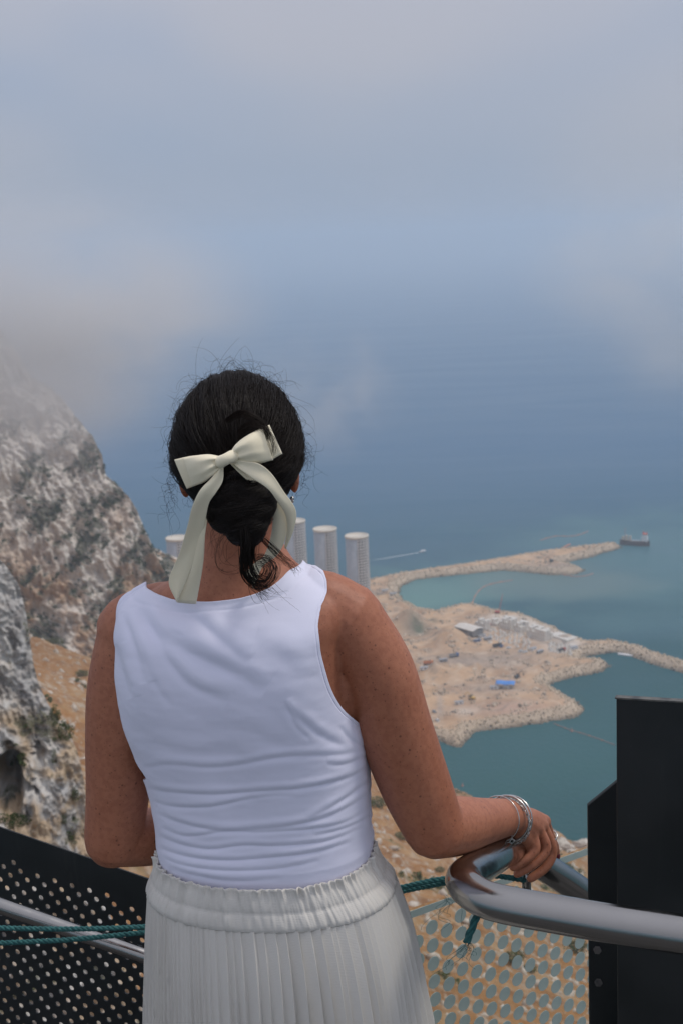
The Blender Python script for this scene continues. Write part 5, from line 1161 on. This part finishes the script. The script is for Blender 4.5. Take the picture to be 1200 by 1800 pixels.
# ================================================================== platform, balustrade, rails, rope
STEEL = NT('stainless_steel')
def steel_mat():
    m = STEEL; v = m.coord('Object'); n1 = m.noise(7, 5, 0.6, v); n2 = m.noise(60, 4, 0.6, v)
    m.set(Base_Color=m.mix(n1, (0.28, 0.27, 0.255), (0.38, 0.37, 0.355)), Metallic=1.0, Roughness=m.rng(m.math('ADD', m.math('MULTIPLY', n1, .6), m.math('MULTIPLY', n2, .4)), 0.35, 0.65, 0.06, 0.24))
    m.bump(m.noise(900, 2, 0.5, m.coord('Object', (1, 1, 0.05))), 0.02, 0.0004); return m.m
steel_mat()
def plate_mat():
    m = NT('dark_painted_steel'); v = m.coord('Object'); st = m.noise(1.0, 6, 0.65, m.coord('Object', (46, 46, 2.2)), 0.4); sp_ = m.noise(130, 4, 0.7, v); bl = m.noise(7, 5, 0.6, v)
    c = m.mix(m.rng(bl, 0.35, 0.65), (0.006, 0.009, 0.010), (0.011, 0.014, 0.015)); c = m.mix(m.rng(st, 0.56, 0.74, 0.0, 0.35), c, (0.035, 0.038, 0.036)); c = m.mix(m.rng(sp_, 0.66, 0.74, 0.0, 0.5), c, (0.05, 0.05, 0.045))
    m.set(Base_Color=c, Roughness=m.rng(bl, 0.3, 0.7, 0.40, 0.62)); m.bump(sp_, 0.12, 0.001); return m.m
PLATE = plate_mat()
PLATE2 = flat_mat('worn_edge_steel', (0.05, 0.055, 0.055), (0.14, 0.135, 0.12), 40, 0.5, 0.2)
CONC = flat_mat('platform_concrete', (0.06, 0.06, 0.06), (0.10, 0.097, 0.095), 3, 0.9, 0.0, 0.3, 30, 0.01)
V, F = box_vf((0, 0.34, -0.16), (5.0, 4.28, 0.30)); o = bevel(mesh('viewing_platform', V, F, CONC, smooth=False), 0.01); tag(o, kind='structure')
TR = 0.0241
# near handrail with a U-bend
hr = empty('handrail', (at(1190, 1640, 1.45) * np.array([1, 1, 0])).tolist()); tag(hr, 'thick polished steel handrail with a tight bend under the resting hand', 'handrail')
def hrp(o): o.parent = hr; o.location = (-np.array(hr.location)).tolist(); return o
pts = [at(1500, 1686, 1.40), at(1330, 1662, 1.425), at(1190, 1641, 1.45), at(1060, 1621, 1.480), at(960, 1604, 1.505), at(890, 1591, 1.525), at(850, 1580, 1.545), at(822, 1562, 1.575), at(813, 1546, 1.615), at(826, 1533, 1.66), at(848, 1520, 1.72), at(872, 1505, 1.80), at(892, 1492, 1.88), at(908, 1482, 1.945), at(914, 1480, 1.962)]
hrp(mesh('rail_tube', *tube_vf(catmull(pts, 140), TR, 40), STEEL.m))
pB = catmull([at(905, 1490, 1.945), at(925, 1503, 1.958), at(970, 1533, 1.990), at(1035, 1577, 2.04), at(1180, 1675, 2.14)], 30); hrp(mesh('lower_rail_tube', *tube_vf(pB, TR, 40), STEEL.m))
p0 = at(924, 1520, 1.965); hrp(mesh('baluster', *tube_vf(np.array([p0, p0 + np.array([0, 0, -.050])]), 0.0075, 20), STEEL.m))
ps = at(1330, 1662, 1.425); hrp(mesh('post', *tube_vf(np.array([ps, [ps[0], ps[1], 0.0]]), 0.020, 24), STEEL.m))
# dark steel plates
def plate(name, corners, thick, label, mat=PLATE, edge=True):
    """upright plate: corner points of its face, extruded away from the viewer"""
    C = np.array(corners); n = np.cross(C[1] - C[0], C[2] - C[0]); n /= np.linalg.norm(n); n *= np.sign(n[1]) or 1; k = len(C)
    e = empty(name, (C.mean(0) * np.array([1, 1, 0])).tolist()); off = (-np.array(e.location)).tolist()
    V = np.vstack([C, C + n * thick]); F = [list(range(k)), list(range(2 * k - 1, k - 1, -1))] + [[i, k + i, k + (i + 1) % k, (i + 1) % k] for i in range(k)]
    o = bevel(mesh('panel', V, F, mat, smooth=False), 0.0015, 2); o.parent = e; o.location = off
    tag(e, label, 'steel plate', 'dark steel plates by the handrail'); return e, off
tl, tr = at(1082, 1228, 1.72), at(1420, 1248, 1.62)
e, off = plate('steel_plate', [tl, tr, np.array([tr[0], tr[1], 0.0]), np.array([tl[0] + .004, tl[1], 0.0])], 0.008, 'tall dark steel plate with a worn upper edge behind the polished handrail')
d_ = tr - tl; L = np.linalg.norm(d_[:2]); V, F = box_vf(np.zeros(3), (L, .011, .0022)); a = math.atan2(d_[1], d_[0]); ca, sa = math.cos(a), math.sin(a)
V = V @ np.array([[ca, sa, 0], [-sa, ca, 0], [0, 0, 1]]); V[:, 2] += (V[:, 0] * ca + V[:, 1] * sa) / L * d_[2]; V = V + (tl + tr) / 2 + np.array([0, .004, .001]); o = mesh('worn_edge', V, F, PLATE2, smooth=False); o.parent = e; o.location = off
a1, a2 = at(1032, 1416, 1.90), at(1087, 1371, 1.895); a3 = at(1200, 1376, 1.89)
e, off = plate('steel_plate', [a1, a2, a3, np.array([a3[0], a3[1], 0.0]), np.array([a1[0] + .003, a1[1], 0.0])], 0.008, 'shorter dark steel plate with a slanted top corner, left of the tall one')
BOLT = flat_mat('bolt_steel', (0.10, 0.10, 0.10), (0.2, 0.19, 0.18), 60, 0.5, 0.6)
for q in ((1048, 1668), (1050, 1725)):
    b0 = onplane(q[0], q[1], a1, np.array([0.0, 1.0, 0.0])); o = mesh('bolt', *tube_vf(np.array([b0 + [0, -.006, 0], b0 + [0, .002, 0]]), .0065, 6), BOLT, smooth=False); o.parent = e; o.location = off
# ---- glass with printed dots
GLASS = NT('clear_glass'); GLASS.set(Base_Color=(0.93, 0.97, 0.96), Roughness=0.02, Transmission_Weight=1.0); GLASS.p.inputs['IOR'].default_value = 1.05
DOT = flat_mat('aqua_enamel_print', (0.32, 0.40, 0.375), (0.36, 0.44, 0.41), 25, 0.35)
gA, gB = at(705, 1606, 2.16), at(1035, 1489, 2.44); gn = np.cross(gB - gA, [0, 0, 1.0]); gn /= np.linalg.norm(gn); gn *= np.sign(gn[1])
gx = np.array([gB[0] - gA[0], gB[1] - gA[1], 0]); gx /= np.linalg.norm(gx)
def gp(s, z): return np.array([gA[0], gA[1], 0]) + gx * s + np.array([0, 0, z])
sl_ = (gB[2] - gA[2]) / np.dot(gB - gA, gx)
gl = empty('glass_panel', gp(0.2, 0.0).tolist()); tag(gl, 'clear balustrade glass printed with rows of pale aqua dots', 'glass panel'); goff = (-gp(0.2, 0)).tolist()
s0, s1 = -0.16, 0.66; C = np.array([gp(s0, 0.02), gp(s1, 0.02), gp(s1, gA[2] + sl_ * s1), gp(s0, gA[2] + sl_ * s0)])
V = np.vstack([C, C + gn * .006]); F = [[0, 1, 2, 3], [7, 6, 5, 4], [0, 4, 5, 1], [1, 5, 6, 2], [2, 6, 7, 3], [3, 7, 4, 0]]
o = mesh('pane', V, F, GLASS.m, smooth=False); o.parent = gl; o.location = goff
C = np.array([gp(s0, gA[2] + sl_ * s0 - .015), gp(s1, gA[2] + sl_ * s1 - .015), gp(s1, gA[2] + sl_ * s1 - .001), gp(s0, gA[2] + sl_ * s0 - .001)]) - gn * .0006
V = np.vstack([C, C - gn * .0008]); o = mesh('border_stripe', V, [[3, 2, 1, 0], [4, 5, 6, 7], [0, 1, 5, 4], [1, 2, 6, 5], [2, 3, 7, 6], [3, 0, 4, 7]], DOT, smooth=False); o.parent = gl; o.location = goff
def on_glass(px, py):
    p = onplane(px, py, gA, gn); return np.array([np.dot(p - gA, gx), p[2]])
q0, q1, q2 = on_glass(700 + 103 / 3.333, 1560 + 213 / 3.333), on_glass(700 + 278 / 3.333, 1560 + 250 / 3.333), on_glass(700 + 110 / 3.333, 1560 + 320 / 3.333)
la, lb = (q1 - q0) / 2, (q2 - q0); lb = np.array([lb[0] * .5, lb[1]])
dr = 0.0140; a = np.linspace(0, 2 * math.pi, 28, endpoint=False)
dv = np.concatenate([[gx * math.cos(t) * dr + np.array([0, 0, math.sin(t) * dr]) for t in a], [gx * math.cos(t) * dr + np.array([0, 0, math.sin(t) * dr]) - gn * .0008 for t in a]])
dme = None
for i in range(-14, 24):
    for j in range(-3, 14):
        q = q0 + la * i + lb * j
        if not (s0 + .02 < q[0] < s1 - .02) or q[1] < .06 or q[1] > gA[2] + sl_ * q[0] - .034: continue
        x, y = to_px(gp(q[0], q[1])[None]); 
        if x[0] < 560 or x[0] > 1130 or y[0] > 1880: continue
        if dme is None: d0 = mesh('dot', dv, [list(range(28, 56)), list(range(27, -1, -1))] + [[k, (k + 1) % 28, 28 + (k + 1) % 28, 28 + k] for k in range(28)], DOT, smooth=False); dme = d0
        else: d0 = bpy.data.objects.new('dot', dme.data); col.objects.link(d0)
        d0.parent = gl; d0.location = (gp(q[0], q[1]) - gn * .0006 - gp(0.2, 0)).tolist()
# ---- perforated dark panel on the other side, with its rail
A0, A1 = at(-5, 1451, 2.22), at(262, 1544, 2.12); hn = np.array([A1[0] - A0[0], A1[1] - A0[1], 0]); hx = hn / np.linalg.norm(hn); pn_ = np.array([-hx[1], hx[0], 0])
slp = (A1[2] - A0[2]) / np.linalg.norm(hn); base0 = np.array([A0[0], A0[1], 0])
def pq(s, z): return base0 + hx * s + np.array([0, 0, z])
def on_pan(px, py):
    p = onplane(px, py, A0, pn_); return np.array([np.dot(p - A0, hx), p[2]])
Z7 = lambda x, y: on_pan(x / 3.75, 1440 + y / 3.75)
h0 = Z7(180, 402); ha = (Z7(870, 595) - h0) / 6; hb = (Z7(225, 460) - h0)
pan = empty('perforated_panel', base0.tolist()); tag(pan, 'dark steel balustrade panel drilled with staggered round holes', 'panel')
nh = 20; hang = np.linspace(0, 2 * math.pi, nh, endpoint=False); hr_ = 0.0052
sL, sR = -0.25, 0.62
Vp, Fp = [], []
cellA, cellB = ha, hb
corner = [(-.5, -.5), (.5, -.5), (.5, .5), (-.5, .5)]
def edge_pt(t):                                   # point on the unit cell border for ring index t
    a_ = hang[t]; d = np.array([math.cos(a_), math.sin(a_)]); M = np.linalg.inv(np.stack([cellA, cellB], 1)); q = M @ d; return d / (np.abs(q).max() * 2)
ep = [edge_pt(t) for t in range(nh)]
M2 = np.linalg.inv(np.stack([cellA, cellB], 1))
sol = [(-.5, -.5), (.5, -.5), (.5, .5), (-.5, .5)]
band = 0.062
def inside(q): return q[1] < A0[2] + slp * q[0] - band and q[1] > 0.03 and sL < q[0] < sR
cells = [(i, j) for i in range(-60, 60) for j in range(-60, 60) if inside(h0 + cellA * i + cellB * j)]
cs = set(cells); thick = 0.003
corner_q = [cellA * u + cellB * v for u, v in sol]; cang = [math.atan2(c_[1], c_[0]) % (2 * math.pi) for c_ in corner_q]
ring = sorted([(a_ % (2 * math.pi), tuple(ep[k])) for k, a_ in enumerate(hang)] + [(ca_, tuple(corner_q[k])) for k, ca_ in enumerate(cang)])
ringp = np.array([r_[1] for r_ in ring]); ringa = np.array([r_[0] for r_ in ring]); K = len(ring)
hole = np.stack([np.cos(ringa), np.sin(ringa)], 1) * hr_
for (i, j) in cells:
    c_ = h0 + cellA * i + cellB * j; b_ = len(Vp)
    for dep in (0.0, thick):
        for q in ringp: Vp.append(pq(*(c_ + q)) - base0 + pn_ * dep)
        for q in hole: Vp.append(pq(*(c_ + q)) - base0 + pn_ * dep)
    for k in range(K):
        k2 = (k + 1) % K
        Fp.append([b_ + k, b_ + k2, b_ + K + k2, b_ + K + k]); Fp.append([b_ + 2*K + k2, b_ + 2*K + k, b_ + 3*K + k, b_ + 3*K + k2]); Fp.append([b_ + K + k, b_ + K + k2, b_ + 3*K + k2, b_ + 3*K + k])
o = mesh('perforated_sheet', np.array(Vp), Fp, PLATE, smooth=False); o.parent = pan
# solid band along the raked top: fill from the sheet's stepped edge up to the top line
top_cells = {}
Vb, Fb = [], []
ia = [i for i, _ in cells]; 
def quad(P4):
    b_ = len(Vb); 
    for dep in (0.0, thick):
        for q in P4: Vb.append(pq(*q) - base0 + pn_ * dep)
    Fb.extend([[b_, b_+1, b_+2, b_+3], [b_+7, b_+6, b_+5, b_+4], [b_, b_+4, b_+5, b_+1], [b_+1, b_+5, b_+6, b_+2], [b_+2, b_+6, b_+7, b_+3], [b_+3, b_+7, b_+4, b_]])
blank = [(i, j) for i in range(-70, 70) for j in range(-70, 70) if (i, j) not in cs]
for (i, j) in blank:
    c_ = h0 + cellA * i + cellB * j
    if c_[1] < A0[2] + slp * c_[0] - 0.020 and c_[1] > -0.02 and sL - .02 < c_[0] < sR + .02: quad([c_ + q for q in corner_q])
tz = lambda s: A0[2] + slp * s
quad([np.array([sL, tz(sL) - .040]), np.array([sR, tz(sR) - .040]), np.array([sR, tz(sR)]), np.array([sL, tz(sL)])])
Vb = np.array(Vb); Vb[-8:] += pn_ * -0.0022
o = mesh('top_band', Vb, Fb, PLATE, smooth=False); o.parent = pan
lr = empty('side_rail', (at(0, 1590, 2.02) * np.array([1, 1, 0])).tolist()); tag(lr, 'slim polished handrail slanting across the dark perforated panel', 'handrail')
off = (-np.array(lr.location)).tolist()
P = catmull([at(-160, 1538, 2.08), at(0, 1592, 2.06), at(255, 1680, 2.03), at(420, 1738, 2.01)], 24); o = mesh('rail_tube', *tube_vf(P, 0.0135, 28), STEEL.m); o.parent = lr; o.location = off
for px, py, Yv in ((-120, 1552, 2.075), (400, 1732, 2.012)):
    p = at(px, py, Yv); o = mesh('bracket', *tube_vf(np.array([p, [p[0], p[1], 0]]), .008, 16), STEEL.m); o.parent = lr; o.location = off
# ---- teal rope, two runs and a frayed end
ROPE = flat_mat('teal_rope', (0.012, 0.075, 0.078), (0.030, 0.135, 0.130), 160, 0.8, 0.0, 0.5, 700, 0.001)
rope = empty('rope', at(300, 1640, 2.0).tolist()); tag(rope, 'teal twisted rope strung across in two runs and tied to the rail', 'rope'); roff = (-np.array(rope.location)).tolist()
def rope_run(pts, r=0.0042, pitch=0.026, name='rope_run'):
    C = catmull([at(*p) for p in pts], 60); L = np.concatenate([[0], np.cumsum(np.linalg.norm(np.diff(C, axis=0), axis=1))]); n = max(int(L[-1] / 0.0022), 30)
    s = np.linspace(0, L[-1], n); C = np.stack([np.interp(s, L, C[:, k]) for k in range(3)], 1); T, N, B = frames(C); P = []
    for k in range(3):
        a_ = s / pitch * 2 * math.pi + k * 2.094; P.append(tube_vf(C + 0.52 * r * (np.cos(a_)[:, None] * N + np.sin(a_)[:, None] * B), r * 0.56, 8))
    fz = []; rr_ = np.random.default_rng(int(n))
    for k in range(n // 4):
        i = rr_.integers(0, n); a_ = rr_.random() * 6.28; d = np.cos(a_) * N[i] + np.sin(a_) * B[i]; p = C[i] + d * r * .9
        fz.append(tube_vf(np.array([p, p + d * r * (.3 + .5 * rr_.random()) + T[i] * r * rr_.normal() * .6]), .00018, 3, False))
    V, F = merge(P + fz); o = mesh(name, V, F, ROPE); o.parent = rope; o.location = roff; o['kind'] = 'stuff'
rope_run([(-120, 1624, 1.98), (0, 1631, 1.97), (120, 1633, 1.96), (255, 1629, 1.95), (420, 1615, 1.95), (560, 1592, 1.95), (700, 1561, 1.94), (770, 1546, 1.93), (850, 1538, 1.93), (905, 1545, 1.955), (922, 1548, 1.958)])
rope_run([(-120, 1668, 1.99), (0, 1658, 1.98), (120, 1652, 1.97), (255, 1639, 1.96), (420, 1622, 1.96), (560, 1600, 1.96), (700, 1568, 1.95), (775, 1553, 1.935), (850, 1540, 1.935), (900, 1543, 1.945), (915, 1545, 1.950)])
rope_run([(846, 1588, 1.60), (838, 1608, 1.565), (830, 1628, 1.56), (823, 1645, 1.56), (819, 1656, 1.56)], 0.0050, 0.05, 'rope_end')
ry = np.random.default_rng(8); P = []
for k in range(16):
    p = at(819 + ry.normal() * 2, 1655, 1.56); s = np.linspace(0, 1, 16)[:, None]; L = .01 + .035 * ry.random()
    P.append(tube_vf(p + L * (s * np.array([ry.normal() * .5 - .2, ry.normal() * .2, -1.0]) + .16 * np.sin(s * ry.uniform(4, 12)) * np.array([1, 0, .3])), .00022, 4, False))
for k in range(8):
    p = at(782 + ry.normal() * 3, 1578 + ry.normal() * 6, 1.56); s = np.linspace(0, 1, 18)[:, None]; L = .02 + .03 * ry.random()
    P.append(tube_vf(p + L * (s * np.array([ry.normal() * .35, ry.normal() * .1, -1.0]) + .2 * np.sin(s * ry.uniform(4, 11)) * np.array([1, 0, .2])), .00022, 4, False))
V, F = merge(P); o = mesh('frayed_threads', V, F, ROPE); o.parent = rope; o.location = roff; o['kind'] = 'stuff'

# ================================================================== air
def haze_material():
    m = NT('haze_air'); m.t.nodes.remove(m.p); v = m.n('VolumePrincipled')
    v.inputs['Color'].default_value = (0.76, 0.885, 1.0, 1); v.inputs['Density'].default_value = 0.00019; v.inputs['Anisotropy'].default_value = 0.2
    m.l(v.outputs[0], m.out.inputs['Volume']); return m.m
V, F = box_vf((0, 0, -141.0), (94000, 94000, 522))
tag(mesh('haze', V, F, haze_material(), smooth=False), 'pale blue sea haze filling the air', 'haze', kind='stuff')

def mist(name, px, py, Y, rad, dens, seed, label, nsc=1.6, thr=(0.42, 0.62), fall=(0.35, 1.0)):
    """a drifting bank of cloud: a closed blob whose density thins out to nothing at its skin"""
    m = NT('mist_' + str(seed)); m.t.nodes.remove(m.p); v = m.n('VolumePrincipled'); co = m.coord('Object')
    ln = m.n('VectorMath'); ln.operation = 'LENGTH'; m.l(co, ln.inputs[0])
    mp = m.n('Mapping'); mp.inputs['Location'].default_value = (seed * 1.7, seed * .9, seed * 2.3); mp.inputs['Scale'].default_value = (1, rad[1] / rad[0], 1); m.l(co, mp.inputs[0])
    nz = m.noise(nsc, 5, 0.55, mp.outputs[0], 0.5)
    d = m.math('MULTIPLY', m.rng(ln.outputs['Value'], fall[0], fall[1], 1.0, 0.0), m.rng(nz, thr[0], thr[1]))
    m.l(m.math('MULTIPLY', d, dens), v.inputs['Density']); v.inputs['Color'].default_value = (1.0, 0.995, 0.99, 1); v.inputs['Anisotropy'].default_value = 0.2
    m.l(v.outputs[0], m.out.inputs['Volume'])
    V, F = ball_vf((0, 0, 0), 1.0); F = [q[::-1] for q in F.tolist()] + [list(range(14)), [8 * 14 + k for k in range(14)][::-1]]
    o = mesh(name, V, F, m.m); o.location = at(px, py, Y).tolist(); o.scale = rad; tag(o, label, 'mist', kind='stuff')
mist('mist_bank', 5, 572, 650, (150, 150, 78), 0.022, 1, 'grey cloud swallowing the top of the cliff', 1.9, (0.33, 0.66), (0.15, 1.0))
mist('mist_wisp', 575, 690, 520, (40, 60, 32), 0.008, 2, 'thin wisp of mist drifting right of the head', 1.3)
mist('mist_veil', 1230, 480, 800, (125, 150, 92), 0.006, 3, 'pale veil of mist over the sea at the edge of the view', 1.2)
mist('mist_veil', 40, 730, 560, (75, 60, 46), 0.0050, 5, 'thin pale mist hanging in front of the upper cliff', 1.4, (0.25, 0.7), (0.1, 1.0))
mist('mist_bank', -420, 560, 640, (130, 150, 66), 0.014, 6, 'grey cloud lying along the ridge beyond the cliff top', 1.9, (0.33, 0.66), (0.15, 1.0))
